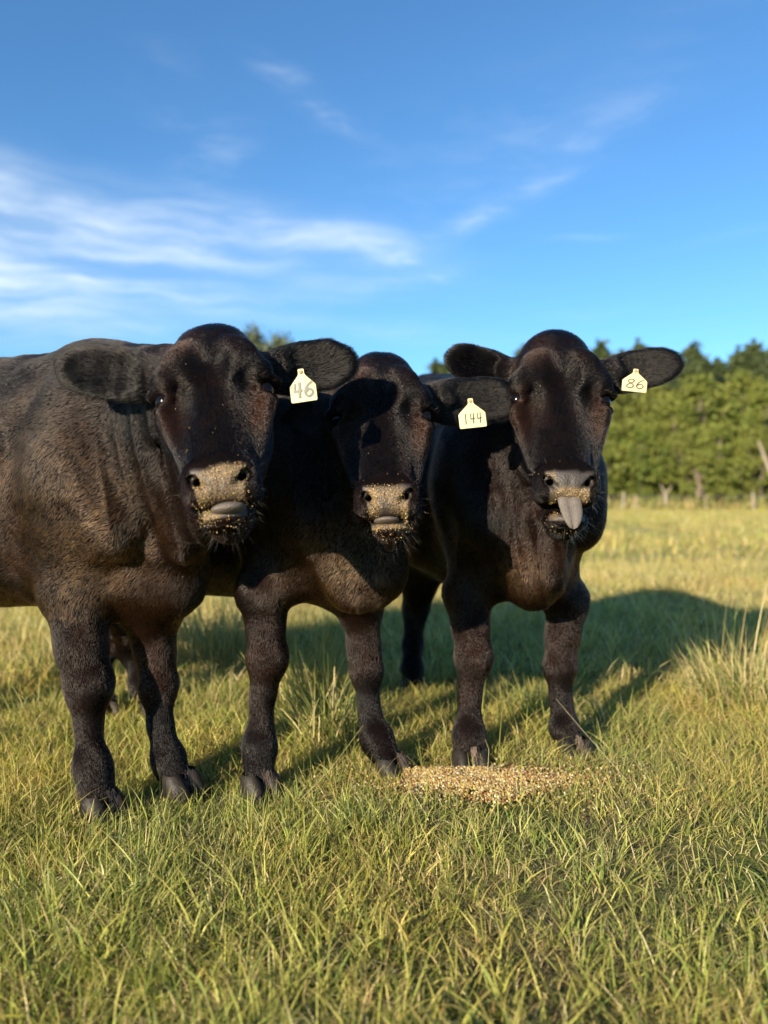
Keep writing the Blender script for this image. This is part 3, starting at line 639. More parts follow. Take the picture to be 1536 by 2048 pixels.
cow3 = dict(label='right black cow sticking its grey tongue out, ears spread wide', seed=303, base=(.42, 2.4, 0), mid=(.42, 2.42), fwd=(.22, -.975),
  poll=(1118, 661, 2.13), mouth=(1141, 967, 1.90), roll=0, yaw=-.04, fw=.98, dz=0, top=.10, til=math.radians(22),
  earL=(899, 712, 2.20, .056, .15), earR=(1362, 722, 2.18, .058, .25), brisket=(.12, .0, .60), brisket_r=(.11, .100, .13),
  front=[[(932, 1190, 2.42, .073), (940, 1250, 2.39, .062), (947, 1315, 2.38, .061), (940, 1395, 2.36, .034), (938, 1470, 2.34, .051), (937, 1528, 2.31, .050)],
         [(1134, 1200, 2.49, .070), (1124, 1270, 2.48, .057), (1120, 1330, 2.47, .054), (1122, 1400, 2.46, .034), (1130, 1455, 2.44, .050), (1146, 1502, 2.41, .047)]],
  hind=[[(848, 1120, 3.20, .11), (832, 1215, 3.38, .060), (826, 1290, 3.34, .044), (824, 1340, 3.28, .046), (825, 1372, 3.24, .048)],
        [(945, 1120, 3.15, .11), (940, 1215, 3.36, .060), (938, 1290, 3.32, .044), (935, 1340, 3.28, .046), (935, 1368, 3.25, .048)]],
  folds=[((1085, 1040, 2.20), (1100, 1150, 2.24), .02, .018), ((1130, 1060, 2.14), (1112, 1160, 2.22), .018, .016)],
  tongue=('out', (1144, 998, 1.815), (1150, 1055, 1.795), .029), drop=.014, rust=.6, gold=-.1, sun_gold_at=[(1030, 1165, 2.2, .10, .5)], wrinkles=[((1090, 1100, 2.15), (1, 0, .2), .055, .012, .17, 1.3), ((960, 1000, 2.3), (1, 0, .1), .08, .010, .22, 1.4)], ncrumb=260, nchin=50,
  crumbs=[(.0, -.018, .03, .010, .8), (.030, -.024, .012, .016, .8), (-.040, .018, .010, .012, .5), (-.03, -.05, .01, .02, .5)])
C1 = build_cow(cow1); C2 = build_cow(cow2); C3 = build_cow(cow3)
ear_tag(C1, (601, 738, 1.685), (609, 803, 1.675), .057, '46', (.031, .021, .003, .27, .06, .011), print_m, 'pale yellow ear tag with faded grey printed number 46', 'long', rollx=.16)
ear_tag(C2, (940, 797, 1.97), (947, 855, 1.955), .068, '144', (.026, .013, .0045, .17, .04, .011), ink_m, 'pale yellow ear tag with handwritten number 144', 'long', rollx=.03)
ear_tag(C3, (1272, 738, 2.055), (1268, 783, 2.045), .064, '86', (.025, .022, .003, .12, .12, .009), ink_m, 'pale yellow ear tag with handwritten number 86', 'short', rollx=.14)
# tails
def tail(C, s0, sw_dx, seed):
    rs = np.random.RandomState(seed); p = C['B'](-1.16, 0, 1.16); q = C['B'](-1.24, 0, .75)+np.array([sw_dx, 0, 0]); V = []; F = []; nu = 10
    ctr = [p+(q-p)*t_+C['B'](-1.16-.05*math.sin(t_*3), 0, 0)-C['B'](-1.16, 0, 0) for t_ in np.linspace(0, 1, 10)]
    for j, c in enumerate(ctr):
        for i in range(nu): V.append(c+np.array([math.cos(i*2*math.pi/nu), math.sin(i*2*math.pi/nu), 0])*(.028-.0012*j*1.4))
    F = [(j*nu+i, j*nu+(i+1) % nu, (j+1)*nu+(i+1) % nu, (j+1)*nu+i) for j in range(9) for i in range(nu)]
    tl = meshobj('tail', V, np.array(F), hide, C['root'], origin=C['base'])
    n = 900; rt = q+rs.normal(0, .014, (n, 3))*np.array([1, 1, 4]); Dn = np.tile([[0, 0, -1.0]], (n, 1))+rs.normal(0, .10, (n, 3))*np.array([1, 1, .2])+np.array([sw_dx*.6, 0, 0])
    Dn /= np.linalg.norm(Dn, axis=1, keepdims=True); Nn = np.tile([[0, -1.0, 0]], (n, 1))
    add_fur('tail_switch', rt, Nn, Dn, rs.uniform(.14, .30, n), np.full(n, .05), np.tile([[.02, .015, .012]], (n, 1)), np.full(n, .0006), tl, C['base'], .05, seed)
tail(C3, 0, -.13, 1); tail(C2, 0, 0, 2); tail(C1, 0, 0, 3)
# ------------------------------------------------------------------ ground
def gz(x, y):
    x = np.asarray(x, float); y = np.asarray(y, float)
    return .012*np.sin(x*3.1+y*1.3)*np.sin(y*2.3-x*.7)+.03*np.sin(x*.45+1.2)*np.sin(y*.4+.6)*np.clip((y-4)/6, 0, 1)+.012*np.sin(x*7+2)*np.cos(y*6.1)
gm, t, out = material('pasture_soil')
pos = t.node('ShaderNodeNewGeometry').outputs['Position']
thatch = t.mix(t.ramp(t.noise(pos, 26, 6, .7), [(.35, 0), (.65, 1)]), (0.06, 0.052, 0.026, 1), (0.20, 0.165, 0.085, 1))
green = t.mix(t.noise(pos, 9, 6, .7), (0.045, 0.070, 0.016, 1), (0.13, 0.155, 0.035, 1))
far = t.mix(t.ramp(t.noise(pos, .33, 6, .65), [(.38, 0), (.6, 1)]), (0.20, 0.24, 0.055, 1), (0.36, 0.30, 0.12, 1))
near = t.mix(t.ramp(t.noise(pos, 1.4, 4), [(.4, 0), (.6, 1)]), thatch, green)
ysep = t.node('ShaderNodeSeparateXYZ', {0: pos}).outputs[1]
gc = t.mix(t.maprange(ysep, 4, 14), near, far)
bp = t.node('ShaderNodeBump', {'Height': t.noise(pos, 60, 5, .7), 'Strength': .9, 'Distance': .02})
b = t.node('ShaderNodeBsdfPrincipled', {'Base Color': gc, 'Roughness': .95, 'Specular IOR Level': .1, 'Normal': bp.outputs[0]}); t.l.new(b.outputs[0], out.inputs[0])
def ground_sheet():
    xs = np.unique(np.concatenate([np.linspace(-6, 6, 161), np.linspace(-60, 60, 121), np.array([-900, -400, -180, 180, 400, 900])])); ys = np.unique(np.concatenate([np.linspace(-1, 10, 150), np.linspace(10, 90, 90), np.array([-300, -60, -10, 140, 300, 700, 1400])]))
    X, Y = np.meshgrid(xs, ys, indexing='ij'); Z = gz(X, Y)*((np.abs(X) < 60) & (Y > -2) & (Y < 90)); V = np.stack([X, Y, Z], 2).reshape(-1, 3); ny = len(ys)
    i, j = np.meshgrid(np.arange(len(xs)-1), np.arange(ny-1), indexing='ij'); k = (i*ny+j).ravel()
    return V, np.stack([k, k+ny, k+ny+1, k+1], 1)
V, F = ground_sheet(); tag(meshobj('ground', V, F, gm), 'wide flat pasture of short dry and green grass', None, None, 'structure')

# ------------------------------------------------------------------ grass clumps, instanced with geometry nodes
def leafmat(name, trans=.42, rough=.5, patch=True, spec=.25):
    m, t, out = material(name); ca = t.node('ShaderNodeAttribute', attribute_name='Col').outputs['Color']
    pos = t.node('ShaderNodeNewGeometry').outputs['Position']; c = ca
    if patch:
        pn = t.noise(pos, 1.1, 4, .6); pn2 = t.noise(pos, .30, 5, .6)
        c = t.mix(t.ramp(pn, [(.40, 0), (.64, .6)]), c, t.mix(1.0, c, (1.6, 1.18, .95, 1), 'MULTIPLY'))
        c = t.mix(t.ramp(pn2, [(.44, 0), (.60, .55)]), c, t.mix(.55, c, (0.30, 0.225, 0.095, 1)))
        c = t.mix(t.node('ShaderNodeObjectInfo').outputs['Random'], c, t.mix(1.0, c, (.80, .90, .80, 1), 'MULTIPLY'))
    b = t.node('ShaderNodeBsdfPrincipled', {'Base Color': c, 'Roughness': rough, 'Specular IOR Level': spec})
    tr = t.node('ShaderNodeBsdfTranslucent', {'Color': t.mix(1.0, c, (1.15, 1.2, .55, 1), 'MULTIPLY')}); mx = t.node('ShaderNodeMixShader', {0: trans, 1: b.outputs[0], 2: tr.outputs[0]})
    t.l.new(mx.outputs[0], out.inputs[0]); return m
grass_m = leafmat('grass_blades')
GREEN = [(.29, .335, .085), (.38, .40, .11), (.18, .24, .07), (.45, .45, .14)]; DRY = [(.58, .51, .28), (.48, .41, .21), (.64, .58, .36), (.34, .27, .14)]
def blades(n, rad, lmin, lmax, wid, lean, dry, rs, curl=.5, seg=4, green=GREEN, dryc=DRY, base_z=-.01):
    """n blades; returns verts, quads, colours"""
    a = rs.uniform(0, 2*math.pi, n); r = rad*np.sqrt(rs.uniform(0, 1, n)); x = r*np.cos(a); y = r*np.sin(a)
    d = a+rs.normal(0, 1.0, n); dx, dy = np.cos(d), np.sin(d); L = rs.uniform(lmin, lmax, n)*(1-.35*(r/rad)**2); w = wid*rs.uniform(.55, 1.3, n)
    th0 = np.abs(rs.normal(lean*.4, lean*.5, n)); cv = np.abs(rs.normal(curl, curl*.6, n)); V = np.zeros((n, seg+1, 2, 3)); px_, py_, pz = x.copy(), y.copy(), np.full(n, base_z)
    tw = rs.uniform(0, math.pi, n); sx, sy = np.cos(tw), np.sin(tw)
    for k in range(seg+1):
        f = k/seg; hw = w*.5*(1-f**1.7)+.0001
        V[:, k, 0] = np.stack([px_-sx*hw, py_-sy*hw, pz], 1); V[:, k, 1] = np.stack([px_+sx*hw, py_+sy*hw, pz], 1)
        th = th0+cv*(f+.5/seg)*1.5; px_ = px_+dx*np.sin(th)*L/seg; py_ = py_+dy*np.sin(th)*L/seg; pz = pz+np.cos(th)*L/seg
    base = (np.arange(n)*(seg+1)*2)[:, None]; F = np.concatenate([np.stack([base[:, 0]+2*k, base[:, 0]+2*k+1, base[:, 0]+2*k+3, base[:, 0]+2*k+2], 1) for k in range(seg)])
    isd = rs.uniform(0, 1, n) < dry; g = np.array(green)[rs.randint(0, len(green), n)]; dd = np.array(dryc)[rs.randint(0, len(dryc), n)]; c = np.where(isd[:, None], dd, g)*rs.uniform(.75, 1.25, (n, 1))
    C = np.repeat(c, (seg+1)*2, 0).reshape(n, seg+1, 2, 3); tipd = (rs.uniform(0, 1, n) < .35)[:, None, None]
    C[:, -2:] = np.where(tipd[..., None], np.array((.36, .30, .12)), C[:, -2:]); C[:, 0] = C[:, 0]*.75+np.array((.22, .19, .09))*.25
    return V.reshape(-1, 3), F, C.reshape(-1, 3)
def merge(lst):
    V = []; F = []; C = []; o = 0
    for v, f, c in lst: V.append(v); F.append(f+o); C.append(c); o += len(v)
    return np.concatenate(V), np.concatenate(F), np.concatenate(C)
def variant(coll, name, lst, mat):
    V, F, C = merge(lst); o = meshobj(name, V, F, mat, attrs={'Col': C}); COL.objects.unlink(o); coll.objects.link(o)
rs = np.random.RandomState(5)
near_c = bpy.data.collections.new('grass_near'); mid_c = bpy.data.collections.new('grass_mid'); far_c = bpy.data.collections.new('grass_far')
for i in range(10):
    k = i % 5
    ls = [blades(26, .06, .025, .075, .0021, 1.1, .42, rs, 1.1)]
    if k in (0, 1): ls.append(blades(6, .05, .06, .125, .0030, .6, .10, rs, .6))
    if k == 2: ls.append(blades(10, .05, .05, .13, .0018, .9, .75, rs, .9))
    if k == 3: ls.append(blades(16, .06, .03, .08, .0016, 1.5, .85, rs, 1.2))
    if k == 4: ls.append(blades(9, .03, .045, .10, .0042, .7, .05, rs, .7))
    variant(near_c, f'clump_{i:02d}', ls, grass_m)
for i in range(6):
    variant(mid_c, f'clump_{i:02d}', [blades(34, .11, .04, .12, .0045, .8, .62, rs, .7, seg=3)]+([blades(8, .08, .10, .20, .004, .5, .55, rs, .5, seg=3)] if i % 2 else []), grass_m)
for i in range(5):
    variant(far_c, f'clump_{i:02d}', [blades(26, .34, .07, .22, .017, .7, .42, rs, .6, seg=2)], grass_m)
def scatter(name, coll, P, rot, scl, idx, label):
    me = bpy.data.meshes.new(name); n = len(P); me.vertices.add(n); me.vertices.foreach_set('co', P.astype(np.float32).ravel())
    for k, ty, v in (('rot', 'FLOAT_VECTOR', rot), ('scl', 'FLOAT_VECTOR', scl)): a = me.attributes.new(k, ty, 'POINT'); a.data.foreach_set('vector', v.astype(np.float32).ravel())
    a = me.attributes.new('idx', 'INT', 'POINT'); a.data.foreach_set('value', idx.astype(np.int32))
    o = link(bpy.data.objects.new(name, me)); g = bpy.data.node_groups.new(name, 'GeometryNodeTree')
    g.interface.new_socket('Geometry', in_out='INPUT', socket_type='NodeSocketGeometry'); g.interface.new_socket('Geometry', in_out='OUTPUT', socket_type='NodeSocketGeometry')
    N = g.nodes; gi = N.new('NodeGroupInput'); go = N.new('NodeGroupOutput'); iop = N.new('GeometryNodeInstanceOnPoints'); ci = N.new('GeometryNodeCollectionInfo')
    ci.inputs['Collection'].default_value = coll; ci.inputs['Separate Children'].default_value = True; ci.inputs['Reset Children'].default_value = True
    def na(nm, dt): q = N.new('GeometryNodeInputNamedAttribute'); q.data_type = dt; q.inputs['Name'].default_value = nm; return q.outputs['Attribute']
    e = N.new('FunctionNodeEulerToRotation'); g.links.new(na('rot', 'FLOAT_VECTOR'), e.inputs[0]); iop.inputs['Pick Instance'].default_value = True
    g.links.new(gi.outputs[0], iop.inputs['Points']); g.links.new(ci.outputs[0], iop.inputs['Instance']); g.links.new(na('idx', 'INT'), iop.inputs['Instance Index'])
    g.links.new(e.outputs[0], iop.inputs['Rotation']); g.links.new(na('scl', 'FLOAT_VECTOR'), iop.inputs['Scale']); g.links.new(iop.outputs[0], go.inputs[0])
    md = o.modifiers.new('scatter', 'NODES'); md.node_group = g; tag(o, label, 'grass', None, 'stuff'); return o
FEED_C = np.array([W(950, 1574, 2.16)[0], 2.16])
def spread(ymin, ymax, dens, seed, k=.62, extra=.7):
    rs = np.random.RandomState(seed); xm = k*ymax+extra; n = int((ymax-ymin)*2*xm*dens); x = rs.uniform(-xm, xm, n); y = rs.uniform(ymin, ymax, n); m = np.abs(x) < k*y+extra; return x[m], y[m], rs
hoofs = np.array([W(*L[-1][:3])[:2] for c in (cow1, cow2, cow3) for L in c['front']+c['hind']])
def field(name, coll, nv, ymin, ymax, dens, seed, smin, smax, label, near=False, k=.70):
    x, y, rs = spread(ymin, ymax, dens, seed, k); P = np.stack([x, y, gz(x, y)], 1)
    keep = rs.uniform(0, 1, len(x)) < np.clip(.78+.75*vnoise(P*np.array([1, 1, 0]), 2.2 if near else .6, 71), .22, 1)
    fe = np.hypot((x-FEED_C[0])/.30, (y-FEED_C[1])/.115); keep &= (fe > 1.0) | (rs.uniform(0, 1, len(x)) < .45+.5*np.clip(fe-.6, 0, 1))
    if near: keep &= (np.hypot(x[:, None]-hoofs[:, 0], y[:, None]-hoofs[:, 1]).min(1) > .045)
    P = P[keep]; n = len(P); sc = rs.uniform(smin, smax, n)*(1+.35*vnoise(P*np.array([1, 1, 0]), 3.0, 72))
    if near: sc *= np.clip(1.15-.25*vnoise(P*np.array([1, 1, 0]), 1.3, 75), .8, 1.4)*np.where(P[:, 1] < 1.6, 1.15, 1)
    s3 = np.stack([sc, sc, sc*rs.uniform(.8, 1.2, n)], 1); rot = np.stack([rs.normal(0, .12, n), rs.normal(0, .12, n), rs.uniform(0, 6.28, n)], 1)
    scatter(name, coll, P, rot, s3, rs.randint(0, nv, n), label)
field('grass_foreground', near_c, 10, .75, 3.3, 1250, 1, .65, 1.25, 'lit short pasture grass in the foreground around the hooves', True)
field('grass_behind_herd', mid_c, 6, 3.3, 9.5, 230, 2, .8, 1.4, 'shaded and lit grass on the ground just behind the herd')
field('grass_far_field', far_c, 5, 9.5, 57, 7.0, 3, .8, 1.5, 'sunlit yellow green grass of the far field before the fence', k=.85)

field('rough_grass_margin', far_c, 5, 56.4, 60, 7, 4, 3.0, 6.5, 'long rough grass and weeds along the fence below the wood')
# ------------------------------------------------------------------ rush clumps and single stalks
rush_m = leafmat('rush_stems', .25, .5, False)
RG = [(.14, .18, .045), (.20, .23, .06), (.25, .25, .08)]; RD = [(.44, .36, .16), (.34, .27, .12), (.50, .43, .22)]
def rush(label, px, py, D, n, rad, h0, h1, w, dry, seed, lean=.35, curl=.25, skirt=True, name='rush_clump'):
    p = W(px, py, D); p[2] = gz(p[0], p[1]); rs = np.random.RandomState(seed)
    ls = [blades(n, rad, h0, h1, w, lean, dry, rs, curl, 5, RG, RD)]
    if skirt: ls += [blades(n*2, rad*1.25, h0*.35, h0*.85, w*1.1, lean*1.8, dry*.8, rs, curl*2.2, 4, GREEN, RD)]
    V, F, C = merge(ls); o = meshobj(name, V, F, rush_m, attrs={'Col': C}); o.location = p; tag(o, label, 'grass clump'); return o
rush('tall dry rush clump standing behind the middle cow between its front legs', 612, 1440, 2.95, 300, .14, .20, .56, .0045, .35, 1, .4, .25)
rush('bright green grass tuft at the inner side of the middle cow front hoof', 655, 1485, 2.60, 340, .13, .18, .40, .0045, .35, 2, .6, .5)
rush('big straw coloured rush clump at the right edge of the pasture', 1500, 1400, 3.10, 800, .24, .16, .36, .0042, .5, 3, .7, .6)
rush('sparse tall pale rush stems rising behind the right edge clump', 1465, 1370, 3.35, 60, .22, .36, .62, .005, .6, 4, .28, .16, False)
rush('yellow dry tussock seen between the left cow and the middle cow', 428, 1330, 3.9, 800, .28, .25, .52, .006, .9, 5, .6, .5)
rush('dark green rush clump in the shade behind the left cow front leg', 85, 1345, 3.6, 70, .12, .12, .28, .004, .2, 6, .5, .4)
rush('tan dry tussock beyond the shadow right of the right cow', 1232, 1165, 7.6, 160, .25, .12, .28, .008, 1, 7, .7, .5)
rush('broad tan weed tuft at the far edge of the herd shadow', 1360, 1178, 7.0, 200, .35, .12, .30, .008, .9, 8, .7, .5)
rush('pale tuft of tall stems beyond the shadow at the right edge', 1505, 1150, 8.2, 160, .35, .15, .34, .008, .8, 9, .5, .4)
rush('leafy grass tuft behind the right cow between its front hooves', 1075, 1430, 2.85, 200, .13, .10, .24, .0045, .15, 10, .8, .7)
rush('arching grass tuft beside the right cow outer front hoof', 1250, 1430, 2.75, 170, .16, .10, .25, .004, .25, 11, .8, .8)
rush('wiry brown weed tangle behind the left cow front hooves', 425, 1420, 2.95, 80, .12, .12, .24, .0025, .9, 12, .8, .7)
rush('upright green tuft at the far left behind the nearest leg', 85, 1440, 2.9, 110, .12, .08, .20, .004, .3, 13, .6, .6)
def stalk(label, pts, r, col, seed, head=0, name='grass_stalk'):
    P = [W(*p) for p in pts]; o0 = P[0].copy(); m = 14; Q_ = []
    for i in range(m):
        f = i/(m-1)*(len(P)-1); k = min(int(f), len(P)-2); u_ = f-k; Q_.append(P[k]*(1-u_)+P[k+1]*u_)
    V = []; F = []; C = []; rs = np.random.RandomState(seed)
    for j, q in enumerate(Q_):
        rr = r*(1-.6*j/m)
        for i in range(5): V.append(q+np.array([math.cos(i*1.2566), math.sin(i*1.2566), 0])*rr)
    F = [(j*5+i, j*5+(i+1) % 5, (j+1)*5+(i+1) % 5, (j+1)*5+i) for j in range(m-1) for i in range(5)]
    if head:
        tp, ax = Q_[-1], nrm(Q_[-1]-Q_[-2])
        for i in range(head):
            a = tp-ax*.0035*i; k = len(V); an = i*2.4; d = np.array([math.cos(an), math.sin(an)*.8, .6]); b = a+nrm(d)*.006; s_ = np.cross(ax, nrm(d))*.0018
            V += [a-s_, a+s_, b+s_*.3, b-s_*.3]; F.append((k, k+1, k+2, k+3))
    o = meshobj(name, V, np.array(F), rush_m, attrs={'Col': np.tile(np.array(col), (len(V), 1))}, origin=o0); o.location = o0; tag(o, label, 'grass stalk')
stalk('green seed stalk rising in the near right foreground grass', [(1268, 2060, 1.24), (1263, 1920, 1.30), (1267, 1785, 1.32)], .0013, (.17, .21, .05), 1, 26)
stalk('long straw stalk leaning across beside the right cow outer hoof', [(1330, 1650, 2.02), (1240, 1545, 2.12), (1165, 1460, 2.22), (1112, 1398, 2.28)], .0011, (.50, .43, .24), 2)
stalk('dry stem curving up over the middle cow near hoof', [(590, 1610, 2.0), (660, 1540, 2.05), (727, 1450, 2.12)], .0011, (.42, .38, .16), 3)
stalk('thin tan seed stem standing alone in the shadow behind the herd', [(1358, 1345, 3.55), (1352, 1290, 3.55), (1338, 1215, 3.55)], .0022, (.48, .37, .2), 4, 8)
stalk('thin bowed straw in front of the right cow hooves', [(975, 1545, 2.15), (978, 1500, 2.16), (970, 1478, 2.17)], .0009, (.45, .38, .2), 5)

# ------------------------------------------------------------------ pile of grain feed
rs = np.random.RandomState(77); n = 9500
a = rs.uniform(0, 2*math.pi, n); r = np.sqrt(rs.uniform(0, 1, n))*(1+rs.normal(0, .06, n)); nn_ = 1+.16*np.sin(3*a+1)+.10*np.sin(5*a+2)
r = r*(1+.22*rs.normal(0, 1, n)*(r > .7)); x = FEED_C[0]+.245*r*nn_*np.cos(a); y = FEED_C[1]+.10*r*nn_*np.sin(a); z = gz(x, y)+np.clip(1-r**2, 0, 1)*.026*(1+.3*np.sin(x*30)*np.sin(y*40))+rs.uniform(.0, .006, n)+.006
stray = rs.uniform(0, 1, n) < .14; x[stray] = FEED_C[0]+rs.normal(0, .28, stray.sum()); y[stray] = FEED_C[1]+rs.normal(0, .11, stray.sum()); z[stray] = gz(x[stray], y[stray])+.012
o = grains('feed_pile', np.stack([x, y, z], 1), rs.uniform(.0015, .0037, n), None, (FEED_C[0], FEED_C[1], 0), rs); o.location = (FEED_C[0], FEED_C[1], 0)
tag(o, 'spilled pile of mixed grain feed on the grass before the right cow', 'feed', None, 'stuff')

# ------------------------------------------------------------------ trees
bark_m = simple('bark', (0.10, 0.075, 0.055), .9, ((0.20, 0.165, 0.13), 6), .6, 8)
def treemat(name, c0, c1, c2):
    m, t, out = material(name); oi = t.node('ShaderNodeObjectInfo').outputs['Random']; pos = t.node('ShaderNodeNewGeometry').outputs['Position']
    c = t.mix(t.ramp(t.noise(pos, .8, 4, .6), [(.38, 0), (.62, 1)]), C4(c0), C4(c1)); c = t.mix(t.math('MULTIPLY', oi, .8), c, C4(c2))
    b = t.node('ShaderNodeBsdfPrincipled', {'Base Color': c, 'Roughness': .6, 'Specular IOR Level': .15}); tr = t.node('ShaderNodeBsdfTranslucent', {'Color': c}); mx = t.node('ShaderNodeMixShader', {0: .28, 1: b.outputs[0], 2: tr.outputs[0]})
    t.l.new(mx.outputs[0], out.inputs[0]); return m
pine_m = treemat('pine_needles', (.060, .088, .034), (.10, .125, .050), (.080, .105, .046)); leaf_m = treemat('broad_leaves', (.10, .145, .028), (.20, .215, .045), (.15, .165, .04)); grey_m = treemat('grey_green_leaves', (.085, .105, .055), (.13, .15, .08), (.10, .12, .07))
def leafcloud(cs, rad, per, size, rs, flat=1.0):
    cs = np.asarray(cs); n = len(cs)*per; c = np.repeat(cs, per, 0); r = np.repeat(np.asarray(rad), per)
    d = rs.normal(size=(n, 3)); d /= np.linalg.norm(d, axis=1, keepdims=True); p = c+d*(r*np.minimum(np.abs(rs.normal(.75, .38, n)), 1.7))[:, None]*np.array([1, 1, flat])
    a = rs.normal(size=(n, 3))+d*.6; a /= np.linalg.norm(a, axis=1, keepdims=True); b = np.cross(a, rs.normal(size=(n, 3))); b /= np.linalg.norm(b, axis=1, keepdims=True); s = size*rs.uniform(.5, 1.4, n)[:, None]
    e = np.cross(a, b); V = np.stack([p-b*s, p+e*s*.55, p+b*s, p-e*s*.55], 1).reshape(-1, 3); return V, (np.arange(n)[:, None]*4+np.arange(4)[None])
def limb(a, b, r0, r1, k=7):
    a = np.asarray(a, float); b = np.asarray(b, float); ax = nrm(b-a); s = nrm(np.cross(ax, [.3, .9, .1])); q = np.cross(ax, s); V = []
    for P0, r in ((a, r0), (b, r1)):
        for i in range(k): V.append(P0+(s*math.cos(i*2*math.pi/k)+q*math.sin(i*2*math.pi/k))*r)
    return np.array(V), np.array([(i, (i+1) % k, k+(i+1) % k, k+i) for i in range(k)])
def joinlist(l):
    V = []; F = []; o = 0
    for v, f in l: V.append(v); F.append(f+o); o += len(v)
    return np.concatenate(V), np.concatenate(F)
def make_pine(seed, H=14., per=46, leaf=.17):
    rs = np.random.RandomState(seed); cs = []; rd = []; lim = []
    bend = rs.normal(0, .25, 2); tr = lambda z: np.array([bend[0]*math.sin(z*.2), bend[1]*math.sin(z*.17), z]); z = H*.16
    while z < H:
        f = z/H; R = (1-f)**.8*H*.23*rs.uniform(.8, 1.2)+.25; nb = 6 if f < .9 else 4; a0 = rs.uniform(0, 6)
        for i in range(nb):
            a = a0+i*6.28/nb+rs.normal(0, .3); L = R*rs.uniform(.55, 1.15); tip = tr(z)+np.array([math.cos(a)*L, math.sin(a)*L, L*rs.uniform(.05, .4)]); lim.append(limb(tr(z), tip, .05*(1-f)+.015, .012, 4))
            for q in np.linspace(.45, 1, 3 if L > 1 else 2): cs.append(tr(z)+(tip-tr(z))*q+rs.normal(0, .12, 3)); rd.append(rs.uniform(.35, .62)*(1.15-.35*f))
        z += H*.036*rs.uniform(.8, 1.2)
    cs += [tr(H), tr(H*.97), tr(H*1.03)]; rd += [.20, .32, .10]
    tk = [limb(tr(a), tr(b), .17*(1-a/H)+.02, .17*(1-b/H)+.02, 8) for a, b in zip(np.linspace(-.1, H*.97, 7)[:-1], np.linspace(-.1, H*.97, 7)[1:])]
    return leafcloud(cs, rd, per, leaf, rs, .7), joinlist(tk+lim), H
def make_broad(seed, H=9., W_=3.2, per=70, leaf=.15, lo=.12):
    rs = np.random.RandomState(seed); cs = []; rd = []; lim = []; n = 84
    for i in range(n):
        f = rs.uniform(lo, 1); prof = math.sin(min(1, (f-lo)/(1-lo)*.92+.14)*math.pi)**.6; a = rs.uniform(0, 6.28); r = W_*prof*rs.uniform(.35, 1.05)
        c = np.array([math.cos(a)*r, math.sin(a)*r, f*H-.4]); cs.append(c); rd.append(rs.uniform(.25, .95)*H/9)
        if i % 3 == 0: lim.append(limb((0, 0, max(.3, c[2]*.55)), c, .06, .02, 4))
    tk = [limb((0, 0, -.1), (.1, .0, H*.35), .2, .15, 8), limb((.1, 0, H*.35), (0, .1, H*.8), .15, .05, 8)]
    return leafcloud(cs, rd, per, leaf, rs, .8), joinlist(tk+lim), H
PROTO = {}
for kind, seeds, fn_, mt in (('pine', (1, 2, 3, 4), make_pine, pine_m), ('broad', (11, 12, 13), make_broad, leaf_m), ('shrub', (21, 22), lambda s: make_broad(s, 3.6, 1.9, 60, .12, .05), leaf_m), ('grey', (31,), lambda s: make_broad(s, 15, 4.4, 150, .2, .3), grey_m)):
    for sd_ in seeds:
        (cv, cf), (tv, tf), H_ = fn_(sd_); ms = []
        for nm_, v_, f_, m_ in (('crown', cv, cf, mt), ('trunk', tv, tf, bark_m)):
            o = meshobj(nm_, v_, f_, m_, smooth=nm_ == 'trunk'); ms.append(o.data); COL.objects.unlink(o); bpy.data.objects.remove(o)
        PROTO.setdefault(kind, []).append((ms, H_, (cv, cf), (tv, tf)))
def tree(kind, vi, px, topy, D, label, name, cat, group, wid=1.0, rz=0):
    ms, H_, (cv_, _), _ = PROTO[kind][vi % len(PROTO[kind])]; H_ = float(np.sort(cv_[:, 2])[-40]); tp = W(px, topy, D); g0 = gz(tp[0], D); s = (tp[2]-g0)/H_
    e = empty(name, (tp[0], D, g0)); e.rotation_euler.z = rz; e.scale = (s*wid, s*wid, s); tag(e, label, cat, group)
    for nm_, me in zip(('crown', 'trunk'), ms): link(bpy.data.objects.new(nm_, me), e)
G1, G2, G3 = 'pines at the back of the wood', 'broadleaf trees of the wood', 'bushes at the foot of the wood'
ORD = ['first', 'second', 'third', 'fourth', 'fifth', 'sixth', 'seventh', 'eighth', 'ninth', 'tenth']
for i, (px, ty, lab) in enumerate([(868, 719, 'pine top seen just right of the middle cow poll'), (903, 713, 'pine top touching the spread left ear of the right cow'), (1050, 690, 'pine tip between the right cow left ear and its head'),
    (1200, 684, 'pine tip showing above the tagged ear base of the right cow'), (1238, 700, 'low pine top between the right cow head and its tagged ear'), (1275, 678, 'pine spire standing over the ear that carries tag 86'),
    (1325, 700, 'pine hidden mostly behind the tip of the tagged ear'), (1383, 688, 'rounded pine just right of the tagged ear tip'), (1430, 716, 'short pine in the dip of the skyline'), (1476, 692, 'full pine right of the skyline dip'),
    (1504, 680, 'tallest narrow pine near the right edge of the skyline'), (1546, 694, 'pine cut by the right edge of the picture')]):
    tree('pine', i, px, ty, 70+(i*37 % 7), lab, 'pine_tree', 'tree', G1, 1.25, i*1.7)
for i, px in enumerate([1180, 1225, 1262, 1305, 1350, 1398, 1440, 1488, 1530]):
    tree('broad', i, px, [790, 765, 800, 752, 790, 748, 775, 742, 765][i], 65+(i*29 % 4), f'{ORD[i]} broadleaf tree from the right cow head in the middle row of the wood', 'broadleaf_tree', 'tree', G2, 1.0, i*2.1)
